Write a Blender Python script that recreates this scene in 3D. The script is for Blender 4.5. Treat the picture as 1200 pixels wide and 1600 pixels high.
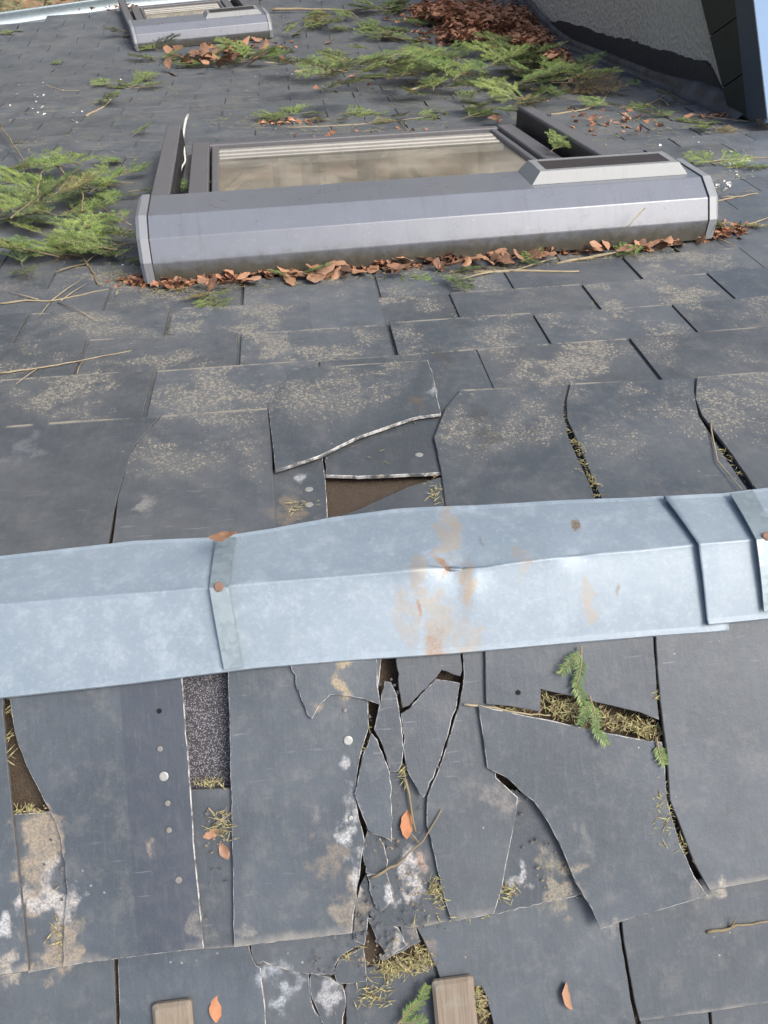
import bpy, bmesh, math, random
from math import sin, cos, tan, radians, pi, hypot
from mathutils import Vector, Matrix, noise as mnoise

random.seed(7)
scene = bpy.context.scene
for o in list(bpy.data.objects):
    bpy.data.objects.remove(o)
COL = scene.collection

# ------------------------------------------------------------------ camera
F = 1243.25                                   # focal length, in units of a 1200 x 1600 frame
RM = Matrix(((0.9933379066890654, -0.08456846744891504, 0.07828139911835577),
             (-0.11158085196881862, -0.8756127593026535, 0.4699489432058614),
             (0.028801329977938918, -0.47555280470178624, -0.8792155670435817)))
CAM = Vector((-0.07397388, -0.4151323, 0.94302042))
cam_data = bpy.data.cameras.new('camera')
cam = bpy.data.objects.new('camera', cam_data)
COL.objects.link(cam)
m3 = Matrix((RM.col[0], -RM.col[1], -RM.col[2])).transposed()
cam.matrix_world = Matrix.Translation(CAM) @ m3.to_4x4()
cam_data.sensor_fit = 'VERTICAL'
cam_data.sensor_height = 24.0
cam_data.sensor_width = 18.0
cam_data.lens = F / 1600 * 24
cam_data.clip_start = 0.02
cam_data.clip_end = 2000
scene.camera = cam

# ------------------------------------------------------------------ light
SUN_EL, SUN_AZ = radians(60), radians(112)     # azimuth measured from +Y clockwise
w = bpy.data.worlds.new('World')
scene.world = w
w.use_nodes = True
wn = w.node_tree.nodes
sky = wn.new('ShaderNodeTexSky')
sky.sky_type = 'NISHITA'
sky.sun_disc = False
sky.sun_elevation = SUN_EL
sky.sun_rotation = SUN_AZ
sky.air_density = 1.0
sky.dust_density = 6.0
sky.ozone_density = 0.4
wn['Background'].inputs['Strength'].default_value = 0.125
w.node_tree.links.new(sky.outputs[0], wn['Background'].inputs['Color'])
sd = bpy.data.lights.new('sun', 'SUN')
sd.energy = 1.2
sd.angle = radians(24)
sd.color = (1.0, 0.985, 0.95)
sun = bpy.data.objects.new('sun', sd)
COL.objects.link(sun)
sdir = Vector((sin(SUN_AZ) * cos(SUN_EL), cos(SUN_AZ) * cos(SUN_EL), sin(SUN_EL)))
sun.rotation_euler = (-sdir).to_track_quat('-Z', 'Y').to_euler()
scene.view_settings.view_transform = 'Standard'
scene.view_settings.look = 'None'
scene.view_settings.gamma = 1.0
scene.view_settings.use_curve_mapping = False
scene.view_settings.exposure = 0.92

# ------------------------------------------------------------------ roof geometry
P1, P2 = radians(25.14), radians(16.0)         # main pitch, flatter pitch near the eaves
YK = 4.55
VK = YK / cos(P1)


def far(u, v, h=0.0):
    """point on the slope that falls away from the ridge, v metres down, h above the deck"""
    k = min(1, max(0, (v - VK + .35) / .7))     # eased change of pitch
    if v < VK - .35:
        y, z, p = v * cos(P1), -v * sin(P1), P1
    else:
        a, y, z = P1, (VK - .35) * cos(P1), -(VK - .35) * sin(P1)
        d = v - (VK - .35)
        n = 8
        dd = min(d, .7) / n
        for i in range(n):
            p = P1 + (P2 - P1) * ((i + .5) * dd / .7)
            y += dd * cos(p)
            z -= dd * sin(p)
        p = P1 + (P2 - P1) * k
        if d > .7:
            y += (d - .7) * cos(P2)
            z -= (d - .7) * sin(P2)
            p = P2
    return Vector((u, y + h * sin(p), z + h * cos(p)))


def near(u, v, h=0.0):
    return Vector((u, -v * cos(P1) - h * sin(P1), -v * sin(P1) + h * cos(P1)))


def ray(px, py):
    return RM @ Vector(((px - 600) / F, (py - 800) / F, 1.0))


def nuv(px, py, h=0.0):
    r = ray(px, py)
    N = Vector((0, -sin(P1), cos(P1)))
    P = CAM + r * ((h - N.dot(CAM)) / N.dot(r))
    return P.x, -(P.y * cos(P1) + P.z * sin(P1))


def fuv(px, py, h=0.0):
    r = ray(px, py)
    N = Vector((0, sin(P1), cos(P1)))
    dn = N.dot(r)
    if dn < -1e-6:
        P = CAM + r * ((h - N.dot(CAM)) / dn)
        v = P.y * cos(P1) - P.z * sin(P1)
        if v < VK - .35 and v > -1:
            return P.x, v
    lo, hi = 1.5, 14.0                          # walk along the ray on the flatter part
    def g(t):
        Q = CAM + r * t
        lo2, hi2 = 0.0, 30.0
        for _ in range(28):
            m = (lo2 + hi2) / 2
            if far(0, m).y < Q.y:
                lo2 = m
            else:
                hi2 = m
        return Q.z - far(0, lo2, h).z, Q.x, lo2
    for _ in range(40):
        m = (lo + hi) / 2
        if g(m)[0] > 0:
            lo = m
        else:
            hi = m
    return g(lo)[1], g(lo)[2]


def fpt(px, py, h=0.0):
    u, v = fuv(px, py, h)
    return far(u, v, h)


def npt(px, py, h=0.0):
    u, v = nuv(px, py, h)
    return near(u, v, h)


def xpt(px, py, x0):
    r = ray(px, py)
    return CAM + r * ((x0 - CAM.x) / r.x)


# ------------------------------------------------------------------ materials
class G:
    """small node-graph helper"""
    metric = (1.55, .8, .8)
    def __init__(s, name):
        s.m = bpy.data.materials.new(name)
        s.m.use_nodes = True
        s.t = s.m.node_tree
        s.b = s.t.nodes['Principled BSDF']

    def n(s, typ, props=None, **inp):
        nd = s.t.nodes.new('ShaderNode' + typ)
        for k, v in (props or {}).items():
            setattr(nd, k, v)
        for k, v in inp.items():
            key = int(k[1:]) if k[0] == '_' and k[1:].isdigit() else k.replace('_', ' ')
            s.set(nd.inputs[key], v)
        return nd

    def set(s, sock, v):
        if isinstance(v, bpy.types.NodeSocket):
            s.t.links.new(v, sock)
        else:
            sock.default_value = v

    def out(s, **kw):
        for k, v in kw.items():
            s.set(s.b.inputs[k.replace('_', ' ')], v)
        return s.m

    def pos(s):
        return s.n('NewGeometry').outputs['Position']

    def noise(s, scale, detail=3, rough=.55, vec=None, dist=0):
        return s.n('TexNoise', Vector=vec or s.pos(), Scale=scale, Detail=detail, Roughness=rough, Distortion=dist).outputs['Fac']

    def ramp(s, fac, a, b):
        return s.n('MapRange', {'interpolation_type': 'SMOOTHSTEP'}, Value=fac, From_Min=a, From_Max=b).outputs[0]

    def mth(s, op, a, b=0.0):
        return s.n('Math', {'operation': op}, _0=a, _1=b).outputs[0]

    def mix(s, fac, a, b, blend='MIX'):
        nd = s.n('Mix', {'data_type': 'RGBA', 'blend_type': blend})
        s.set(nd.inputs[0], fac)
        s.set(nd.inputs[6], a)
        s.set(nd.inputs[7], b)
        return nd.outputs[2]

    def bump(s, h, strength=.3, dist=.002, normal=None):
        nd = s.n('Bump', Height=h, Strength=strength, Distance=dist)
        if normal is not None:
            s.set(nd.inputs['Normal'], normal)
        return nd.outputs[0]

    def stain(s, col, center, r, color, amt=.9, fine=90, distort=.5, lo=.38, hi=.62):
        """an irregular crust of one colour round a point of the surface"""
        wob, crust, grain = s._wob()
        v = s.n('VectorMath', {'operation': 'MULTIPLY_ADD'}, _0=wob, _1=(distort * r,) * 3, _2=s._p).outputs[0]
        v = s.n('VectorMath', {'operation': 'SUBTRACT'}, _0=v, _1=center).outputs[0]
        v = s.n('VectorMath', {'operation': 'MULTIPLY'}, _0=v, _1=s.metric).outputs[0]
        d = s.n('VectorMath', {'operation': 'LENGTH'}, _0=v).outputs['Value']
        m = s.n('MapRange', Value=d, From_Min=r * 1.15, From_Max=0.0).outputs[0]
        k = s.mth('ADD', s.mth('MULTIPLY', m, .62), crust)
        f = s.ramp(k, .52 + lo - .36, .80 + lo - .36)
        m = s.mth('MULTIPLY', s.mth('MULTIPLY', f, grain), amt)
        return s.mix(m, col, color)

    def _wob(s):
        if not hasattr(s, 'wobble'):
            s._p = s.pos()
            nd = s.n('TexNoise', Vector=s._p, Scale=26.0, Detail=4.0)
            wb = s.n('VectorMath', {'operation': 'MULTIPLY_ADD'}, _0=nd.outputs['Color'], _1=(4, 4, 4), _2=(-2, -2, -2)).outputs[0]
            mp = s.n('Mapping', Vector=s._p, Rotation=(0, 0, .12), Scale=(70, 34, 34)).outputs[0]
            cr = s.mth('MULTIPLY', s.noise(1.0, 7, .75, vec=mp), .62)
            gr = s.mth('ADD', s.mth('MULTIPLY', s.ramp(s.noise(340, 4, .7, vec=s._p), .38, .6), .6), .4)
            s.wobble = (wb, cr, gr)
        return s.wobble


def C(r, g, b):
    return (r, g, b, 1.0)


def slate_material(name, stains=(), lichen=True):
    g = G(name)
    info = g.n('ObjectInfo')
    sep = g.n('SeparateColor', Color=info.outputs['Color'])
    uv = g.n('UVMap', {'uv_map': 'UVMap'}).outputs[0]
    suv = g.n('SeparateXYZ', Vector=uv)
    n1 = g.noise(5, 4, .6)
    n2 = g.noise(38, 6, .7)
    n3 = g.noise(420, 3, .6)
    col = g.mix(g.ramp(n1, .3, .7), C(.045, .059, .073), C(.074, .091, .108))
    col = g.mix(g.mth('MULTIPLY', g.ramp(n2, .48, .72), .45), col, C(.13, .137, .142))
    mo = g.noise(13, 8, .78)
    col = g.mix(g.mth('MULTIPLY', g.ramp(mo, .52, .70), .42), col, C(.155, .157, .152))
    col = g.mix(g.mth('MULTIPLY', g.ramp(mo, .48, .30), .5), col, C(.045, .052, .062))
    col = g.mix(g.mth('MULTIPLY', g.ramp(n3, .45, .8), .25), col, C(.13, .135, .14))
    # tone split where a neighbour once covered the slate (Object colour blue = where, 1 = none)
    sp = g.ramp(g.mth('SUBTRACT', suv.outputs[0], sep.outputs[2]), -.006, .006)
    col = g.mix(g.mth('MULTIPLY', sp, .55), col, C(.040, .050, .070))
    # brightness of each slate
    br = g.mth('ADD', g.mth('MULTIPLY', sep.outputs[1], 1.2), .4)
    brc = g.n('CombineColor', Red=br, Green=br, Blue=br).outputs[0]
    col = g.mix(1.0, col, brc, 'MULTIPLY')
    gm = g.n('Mapping', Vector=g.pos(), Rotation=(0, 0, .04), Scale=(210, 26, 26)).outputs[0]
    gv = g.noise(1.0, 6, .75, vec=gm)
    col = g.mix(g.mth('MULTIPLY', g.ramp(gv, .5, .74), .2), col, C(.16, .165, .165))
    col = g.mix(g.mth('MULTIPLY', g.ramp(gv, .48, .28), .2), col, C(.035, .042, .05))
    col = g.mix(g.mth('MULTIPLY', info.outputs['Random'], .17), col, C(.10, .10, .095))
    # thin scratches and run marks
    mp = g.n('Mapping', Vector=g.pos(), Rotation=(0, 0, .5), Scale=(22, 230, 60)).outputs[0]
    sc = g.ramp(g.noise(1.0, 2, .5, vec=mp), .66, .76)
    sc = g.mth('MULTIPLY', sc, g.ramp(g.noise(3, 2), .45, .6))
    col = g.mix(g.mth('MULTIPLY', sc, .4), col, C(.26, .27, .28))
    # tiny white specks
    vo = g.n('TexVoronoi', Vector=g.pos(), Scale=75.0)
    sp2 = g.mth('MULTIPLY', g.ramp(vo.outputs['Distance'], .14, .07), g.ramp(g.noise(11, 3), .58, .68))
    col = g.mix(g.mth('MULTIPLY', sp2, .6), col, C(.42, .43, .42))
    if lichen:
        # pale crust lichen: speckles that merge in patches (Object colour red = how much)
        wv = g.n('TexNoise', Vector=g.pos(), Scale=160.0, Detail=2.0).outputs['Color']
        v2 = g.n('VectorMath', {'operation': 'MULTIPLY_ADD'}, _0=wv, _1=(.012, .012, .012), _2=g.pos()).outputs[0]
        va = g.n('TexVoronoi', Vector=v2, Scale=140.0).outputs['Distance']
        vb = g.n('TexVoronoi', Vector=v2, Scale=330.0).outputs['Distance']
        reg = g.mth('MULTIPLY', g.ramp(g.noise(9, 5, .7), .40, .60), sep.outputs[0])
        dx = g.mth('ABSOLUTE', g.mth('SUBTRACT', suv.outputs[0], .45))
        reg = g.mth('MULTIPLY', reg, g.ramp(dx, .72, .3))
        reg = g.mth('MULTIPLY', reg, g.ramp(suv.outputs[1], .2, .6))
        thr = g.mth('MULTIPLY', reg, .46)
        ma = g.ramp(g.mth('SUBTRACT', va, thr), .05, -.05)
        mb = g.ramp(g.mth('SUBTRACT', vb, g.mth('MULTIPLY', thr, .9)), .05, -.05)
        mk = g.mth('MAXIMUM', ma, mb)
        mk = g.mth('MULTIPLY', mk, g.ramp(reg, .06, .25))
        lc = g.mix(g.noise(40, 2), C(.24, .225, .18), C(.52, .465, .33))
        col = g.mix(g.mth('MULTIPLY', mk, .72), col, lc)
        ed = g.mth('MULTIPLY', g.ramp(suv.outputs[1], .972, .988), g.ramp(g.noise(20, 4, .7), .40, .55))
        col = g.mix(g.mth('MULTIPLY', ed, .75), col, C(.34, .31, .24))
        dust = g.mth('ADD', g.mth('MULTIPLY', reg, .3), g.mth('ADD', g.mth('MULTIPLY', g.ramp(g.noise(2.5, 6, .75), .38, .68), .20), .07))
        col = g.mix(dust, col, C(.165, .163, .152))
    if not lichen:
        ed = g.mth('MULTIPLY', g.ramp(g.mth('ADD', suv.outputs[1], g.mth('MULTIPLY', g.noise(35, 5, .7), .05)), .985, 1.025), g.ramp(g.noise(9, 4, .7), .38, .58))
        col = g.mix(g.mth('MULTIPLY', ed, .65), col, C(.27, .255, .225))
    for st in stains:
        col = g.stain(col, *st)
    rough = g.mth('ADD', g.mth('MULTIPLY', n2, .3), .36)
    bm_ = g.bump(n3, .12, .001)
    bm_ = g.bump(n2, .3, .003, bm_)
    bm_ = g.bump(gv, .2, .0015, bm_)
    return g.out(Base_Color=col, Roughness=rough, Normal=bm_, Specular_IOR_Level=.45)


def nst(px, py, rp, color, **kw):
    """stain on the near slope; rp in photo units of about 0.8 mm"""
    c = npt(px, py, .012)
    return (c, rp * 7.6e-4, color) + ((kw.get('amt', .9), kw.get('fine', 110), kw.get('distort', .75), kw.get('lo', .36), kw.get('hi', .6)) if 1 else ())


WHT, TAN, BRN = C(.45, .46, .46), C(.33, .27, .19), C(.12, .095, .07)
NEAR_ST = [
    nst(65, 1330, 75, TAN, amt=.8, lo=.3, hi=.5), nst(85, 1480, 60, TAN, amt=.75, lo=.3, hi=.5),
    nst(85, 1400, 58, C(.47, .45, .42), lo=.34, hi=.52), nst(40, 1405, 36, C(.47, .45, .42)),
    nst(15, 1500, 55, C(.42, .38, .31), amt=.8), nst(8, 1440, 26, WHT),
    nst(540, 1065, 62, C(.36, .29, .17), amt=.85, lo=.32, hi=.55), nst(488, 1092, 30, C(.36, .29, .17), amt=.8),
    nst(533, 1190, 26, WHT, amt=.7), nst(546, 1262, 40, WHT), nst(535, 1300, 30, WHT), nst(548, 1335, 36, WHT), nst(556, 1390, 30, WHT, amt=.8),
    nst(515, 1345, 60, C(.23, .19, .14), amt=.6), nst(545, 1420, 50, C(.3, .25, .18), amt=.6), nst(500, 1260, 26, C(.3, .29, .27), amt=.5),
    nst(640, 1355, 48, C(.48, .465, .45), lo=.36, hi=.52), nst(662, 1345, 34, C(.42, .31, .24), amt=.8), nst(610, 1400, 30, WHT), nst(640, 1290, 28, C(.36, .26, .18), amt=.6),
    nst(810, 1365, 34, C(.48, .48, .465), lo=.4, hi=.56), nst(868, 1388, 60, C(.28, .25, .18), amt=.75, lo=.25, hi=.45), nst(783, 1245, 46, C(.2, .185, .17), amt=.7),
    nst(440, 1545, 60, C(.4, .44, .48), amt=.7), nst(505, 1555, 36, WHT, amt=.7), nst(620, 1465, 30, C(.4, .38, .34), amt=.8), nst(660, 1460, 40, C(.28, .22, .17), amt=.6),
    nst(240, 1325, 20, C(.42, .33, .24), amt=.7), nst(310, 1440, 44, C(.2, .19, .17), amt=.7), nst(215, 1330, 14, WHT), nst(380, 1450, 30, C(.26, .25, .22), amt=.7),
    nst(905, 1300, 46, C(.2, .2, .19), amt=.45), nst(1125, 1380, 30, C(.4, .37, .3), amt=.8), nst(960, 1445, 34, C(.3, .27, .22), amt=.7), nst(1090, 1395, 40, C(.2, .19, .17), amt=.6),
]
_near_cache = {}


def near_slate(poly):
    """the near slates share one look; only the marks that reach a slate are put into its material"""
    u0, u1 = min(p[0] for p in poly), max(p[0] for p in poly)
    v0, v1 = min(p[1] for p in poly), max(p[1] for p in poly)
    sel = []
    for i, st in enumerate(NEAR_ST):
        c, r = st[0], st[1] * 1.9
        u, v = c.x, -(c.y * cos(P1) + c.z * sin(P1))
        if u0 - r < u < u1 + r and v0 - r < v < v1 + r:
            sel.append(i)
    key = tuple(sel)
    if key not in _near_cache:
        _near_cache[key] = slate_material('slate_near', [NEAR_ST[i] for i in sel], lichen=False)
    return _near_cache[key]




def fst(px, py, rp, color, **kw):
    return (fpt(px, py, .012), rp * 9.5e-4, color, kw.get('amt', .8), 110, .5, kw.get('lo', .36), kw.get('hi', .6))


FAR_ST = [fst(650, 635, 34, BRN, amt=.8), fst(455, 790, 50, C(.2, .165, .12), amt=.85, lo=.25, hi=.5), fst(676, 615, 26, WHT, amt=.6),
          fst(228, 790, 36, C(.32, .31, .28), amt=.55), fst(40, 700, 60, C(.2, .21, .22), amt=.5), fst(470, 745, 20, WHT), fst(745, 650, 46, C(.05, .05, .048), amt=.7), fst(760, 690, 46, C(.055, .055, .05), amt=.6), fst(690, 560, 40, C(.06, .058, .052), amt=.7), fst(715, 510, 40, C(.06, .058, .052), amt=.6), fst(830, 680, 46, C(.055, .057, .06), amt=.5)]
M_FAR = slate_material('slate_far', FAR_ST, lichen=True)

g = G('slate_edge')
M_EDGE = g.out(Base_Color=g.mix(g.ramp(g.noise(70, 5, .7), .38, .62), C(.09, .095, .10), C(.50, .50, .48)), Roughness=.85)
g = G('slate_edge_dark')
M_EDGED = g.out(Base_Color=g.mix(g.noise(150, 3), C(.04, .042, .045), C(.14, .14, .14)), Roughness=.85)

g = G('felt')
p_ = g.pos()
vo = g.n('TexVoronoi', Vector=p_, Scale=560.0)
gr = g.mix(g.ramp(vo.outputs['Distance'], .2, .6), C(.33, .33, .36), C(.06, .06, .07))
rc = g.n('SeparateColor', Color=vo.outputs['Color']).outputs[0]
gr = g.mix(g.ramp(rc, .3, .9), gr, C(.05, .05, .058))
fc = npt(322, 1130, 0)
dst = g.n('VectorMath', {'operation': 'DISTANCE'}, _0=p_, _1=fc).outputs['Value']
clean = g.ramp(dst, .11, .09)
br_ = g.mix(g.noise(160, 5, .8), C(.030, .023, .017), C(.11, .082, .055))
fcol = g.mix(clean, br_, gr)
M_FELT = g.out(Base_Color=fcol, Roughness=.95, Normal=g.bump(vo.outputs['Distance'], .6, .003))

g = G('zinc')
g.metric = (2.2, .75, .75)
p_ = g.pos()
mot = g.ramp(g.noise(34, 8, .78), .46, .68)
fin = g.noise(170, 5, .75)
mpz = g.n('Mapping', Vector=p_, Scale=(90, 9, 9)).outputs[0]
stk = g.ramp(g.noise(1.0, 5, .7, vec=mpz), .5, .75)
col = g.mix(g.ramp(g.noise(3, 3), .3, .7), C(.20, .256, .30), C(.245, .303, .35))
col = g.mix(g.mth('MULTIPLY', mot, .5), col, C(.345, .40, .445))
col = g.mix(g.mth('MULTIPLY', g.ramp(fin, .5, .72), .25), col, C(.47, .51, .53))
col = g.mix(g.mth('MULTIPLY', stk, .22), col, C(.20, .225, .25))
col = g.mix(g.mth('MULTIPLY', g.ramp(g.noise(60, 6, .75), .64, .72), .5), col, C(.15, .15, .145))
RUST, OCH = C(.26, .135, .06), C(.31, .25, .17)
for (px, py, rp, cc, am, sl) in [(702, 845, 60, OCH, .5, 1), (700, 878, 30, RUST, .75, 1), (730, 884, 24, RUST, .6, 1), (738, 908, 40, OCH, .7, 0), (655, 884, 36, OCH, .45, 1),
                                 (690, 965, 80, OCH, .45, 0), (686, 1005, 40, RUST, .4, 0), (655, 948, 13, RUST, .95, 0), (735, 1000, 60, OCH, .4, 0), (832, 880, 24, RUST, .5, 1), (815, 866, 40, OCH, .4, 1),
                                 (640, 965, 50, OCH, .35, 0), (920, 945, 40, OCH, .45, 0), (900, 818, 18, C(.16, .11, .06), .85, 1), (700, 805, 44, OCH, .45, 1), (960, 925, 12, C(.2, .17, .13), .7, 0), (755, 838, 14, C(.14, .15, .13), .8, 1)]:
    col = g.stain(col, fpt(px, py, .03) if sl else npt(px, py, .03), rp * 8.3e-4, cc, min(1, am * 1.35), 80, .6, .31, .62)
M_ZINC = g.out(Base_Color=col, Metallic=.15, Roughness=g.mth('ADD', g.mth('MULTIPLY', mot, .15), .45), Normal=g.bump(g.noise(40, 5), .18, .003))

g = G('galvanised')
vo = g.n('TexVoronoi', Vector=g.pos(), Scale=130.0)
rc = g.n('SeparateColor', Color=vo.outputs['Color']).outputs[0]
M_GALV = g.out(Base_Color=g.mix(rc, C(.235, .29, .31), C(.30, .36, .38)), Metallic=.5, Roughness=.45)
g = G('nail_steel')
M_NAIL = g.out(Base_Color=g.mix(g.noise(300, 3), C(.24, .245, .23), C(.44, .45, .42)), Metallic=.4, Roughness=.5)
g = G('nail_dull')
M_NDULL = g.out(Base_Color=g.mix(g.noise(500, 3), C(.06, .06, .06), C(.30, .29, .26)), Roughness=.7)
g = G('nail_rust')
M_NRUST = g.out(Base_Color=g.mix(g.noise(300, 3), C(.1, .06, .045), C(.28, .17, .12)), Roughness=.8)
g = G('hole_shade')
M_HOLE = g.out(Base_Color=C(.006, .006, .006), Roughness=1)


def painted(name, c1, c2, rough=.38, dirt=None, metal=.2):
    g = G(name)
    n = g.noise(14, 5, .7)
    col = g.mix(n, c1, c2)
    col = g.mix(g.mth('MULTIPLY', g.ramp(g.noise(150, 3), .62, .75), .4), col, C(.33, .34, .35))
    mpv = g.n('Mapping', Vector=g.pos(), Scale=(70, 5, 5)).outputs[0]
    col = g.mix(g.mth('MULTIPLY', g.ramp(g.noise(1.0, 5, .7, vec=mpv), .52, .72), .22), col, C(.09, .09, .085))
    if dirt:
        z = g.n('UVMap', {'uv_map': 'UVMap'}).outputs[0]
        vy = g.n('SeparateXYZ', Vector=z).outputs[1]
        m = g.mth('MULTIPLY', g.ramp(g.mth('ADD', vy, g.mth('MULTIPLY', g.noise(30, 6, .75), .35)), dirt + .38, dirt + .08), .9)
        col = g.mix(m, col, g.mix(g.noise(60, 4), C(.045, .045, .035), C(.12, .11, .075)))
    return g.out(Base_Color=col, Roughness=g.mth('ADD', g.mth('MULTIPLY', n, .2), rough), Metallic=metal, Normal=g.bump(g.noise(60, 3), .05, .002))


M_BOX = painted('shutter_paint', C(.155, .172, .20), C(.19, .208, .236), .2, dirt=.33)
M_CAP = painted('cap_paint', C(.23, .245, .26), C(.27, .285, .30), .35)
M_FRAME = painted('frame_paint', C(.12, .122, .13), C(.16, .16, .165), .4)
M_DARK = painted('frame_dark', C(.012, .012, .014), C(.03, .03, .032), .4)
M_ALU = painted('pale_aluminium', C(.27, .265, .24), C(.40, .39, .35), .4, metal=.3)
g = G('solar_cell')
M_CELL = g.out(Base_Color=g.mix(g.noise(45, 4), C(.018, .015, .018), C(.05, .044, .042)), Roughness=.55)
M_SOLF = painted('solar_frame', C(.22, .235, .24), C(.27, .285, .285), .4)
g = G('glass')
nz = g.noise(30, 5, .75)
fr = g.n('Fresnel', IOR=1.55).outputs[0]
gl = g.n('BsdfGlossy', Color=C(1, 1, 1), Roughness=g.mth('ADD', g.mth('MULTIPLY', g.ramp(nz, .5, .8), .15), .02)).outputs[0]
tr = g.n('BsdfTransparent', Color=C(.90, .92, .90)).outputs[0]
df = g.n('BsdfDiffuse', Color=C(.72, .66, .54)).outputs[0]
mx = g.n('MixShader', _0=fr, _1=tr, _2=gl).outputs[0]
mx = g.n('MixShader', _0=g.mth('ADD', g.mth('MULTIPLY', g.ramp(g.noise(5, 5, .6), .35, .75),   .18), .10), _1=mx, _2=df).outputs[0]
g.t.links.new(mx, g.t.nodes['Material Output'].inputs['Surface'])
M_GLASS = g.m
g = G('interior_lining')
ncol = g.mix(g.ramp(g.noise(4, 4, .6), .3, .7), C(.86, .72, .50), C(.60, .43, .26))  # brown mottle paints the trees' reflection in the glass onto the lining
M_INT = g.out(Base_Color=ncol, Roughness=.8)

g = G('render_wall')
n1 = g.noise(60, 6, .8)
vo = g.n('TexVoronoi', Vector=g.pos(), Scale=48.0).outputs['Distance']
rcol = g.mix(g.ramp(n1, .3, .7), C(.52, .46, .36), C(.80, .73, .60))
smooth = g.stain(rcol, xpt(1060, 55, 1.74), .33, C(.72, .66, .55), .9, 8, .3, .2, .4)
rcol = g.mix(g.mth('MULTIPLY', g.ramp(g.noise(170, 3), .6, .72), .7), smooth, C(.09, .08, .065))
M_WALL = g.out(Base_Color=rcol, Roughness=.95, Normal=g.bump(g.mth('ADD', n1, vo), .9, .02))
g = G('bitumen')
M_BIT = g.out(Base_Color=g.mix(g.noise(30, 5), C(.018, .018, .021), C(.05, .05, .055)), Roughness=.6, Normal=g.bump(g.noise(60, 5), .5, .01))
g = G('lead')
lc = g.mix(g.ramp(g.noise(9, 5, .7), .35, .7), C(.035, .04, .05), C(.10, .115, .14))
M_LEAD = g.out(Base_Color=lc, Roughness=.45, Metallic=.3, Normal=g.bump(g.noise(22, 4), .4, .01))
g = G('fascia_slate')
M_FASC = g.out(Base_Color=g.mix(g.noise(12, 4), C(.012, .017, .017), C(.03, .036, .036)), Roughness=.55)
g = G('verge_metal')
M_VERGE = g.out(Base_Color=g.mix(g.noise(8, 3), C(.035, .055, .085), C(.06, .085, .12)), Roughness=.4, Metallic=.2)
g = G('dormer_metal')
M_DROOF = g.out(Base_Color=g.mix(g.noise(8, 3), C(.13, .235, .38), C(.16, .27, .42)), Roughness=.5)  # the sky's reflection on the metal is painted in as blue

g = G('old_wood')
p_ = g.pos()
mp = g.n('Mapping', Vector=p_, Scale=(260, 9, 9)).outputs[0]
gn = g.noise(1.0, 5, .7, vec=mp)
wc = g.mix(gn, C(.10, .08, .06), C(.31, .255, .195))
wc = g.mix(g.mth('MULTIPLY', g.ramp(g.noise(60, 3), .5, .7), .5), wc, C(.22, .22, .18))
M_WOOD = g.out(Base_Color=wc, Roughness=.85, Normal=g.bump(gn, .5, .002))

g = G('fir_needles')
inf = g.n('ObjectInfo')
sepc = g.n('SeparateColor', Color=inf.outputs['Color'])
nn = g.ramp(g.noise(28, 3), .35, .65)
na = g.mix(nn, C(.042, .105, .026), C(.12, .21, .052))
nb = g.mix(nn, C(.135, .22, .04), C(.24, .33, .08))
nc = g.mix(sepc.outputs[0], na, nb)
nc = g.mix(sepc.outputs[1], nc, g.mix(nn, C(.17, .10, .045), C(.30, .22, .10)))
bf = g.n('NewGeometry').outputs['Backfacing']
nc = g.mix(g.mth('MULTIPLY', bf, .6), nc, C(.20, .26, .20))
M_NEEDLE = g.out(Base_Color=nc, Roughness=.5)
g = G('fir_bark')
M_BARK = g.out(Base_Color=g.mix(g.noise(60, 4), C(.11, .085, .05), C(.30, .25, .15)), Roughness=.85)
g = G('dry_twig')
M_TWIG = g.out(Base_Color=g.mix(g.noise(45, 4), C(.20, .155, .09), C(.42, .36, .24)), Roughness=.85)
g = G('dry_needles')
inf = g.noise(260, 2)
M_DRYN = g.out(Base_Color=g.mix(g.ramp(inf, .3, .7), C(.13, .08, .04), C(.40, .40, .18)), Roughness=.7)
g = G('dry_leaf')
rnd = g.n('ObjectInfo').outputs['Random']
lcol = g.mix(rnd, C(.10, .055, .032), C(.40, .225, .135))
lcol = g.mix(g.ramp(g.noise(90, 4), .5, .75), lcol, C(.36, .19, .10))
M_LEAF = g.out(Base_Color=lcol, Roughness=.6)
g = G('leaf_litter')
nl = g.noise(26, 3)
lcol = g.mix(g.ramp(nl, .3, .7), C(.17, .075, .042), C(.46, .24, .14))
lcol = g.mix(g.ramp(g.noise(60, 2), .66, .75), lcol, C(.50, .40, .30))
M_LITTER = g.out(Base_Color=lcol, Roughness=.65)
g = G('orange_leaf')
M_ORANGE = g.out(Base_Color=g.mix(g.noise(120, 3), C(.30, .12, .05), C(.42, .19, .09)), Roughness=.65)
g = G('flake')
M_FLAKE = g.out(Base_Color=C(.62, .62, .58), Roughness=.8)
g = G('garden')
gc = g.mix(g.ramp(g.noise(1.5, 6, .7), .4, .6), C(.09, .10, .045), C(.25, .15, .09))
gc = g.mix(g.ramp(g.noise(9, 5, .8), .5, .7), gc, C(.36, .28, .18))
M_GARDEN = g.out(Base_Color=gc, Roughness=.95)
g = G('shrub_leaf')
M_SHRUB = g.out(Base_Color=g.mix(g.noise(7, 3), C(.06, .085, .03), C(.30, .26, .16)), Roughness=.7)


# ------------------------------------------------------------------ object helpers
def link(o, parent=None):
    COL.objects.link(o)
    if parent is not None:
        o.parent = parent
    return o


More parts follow.
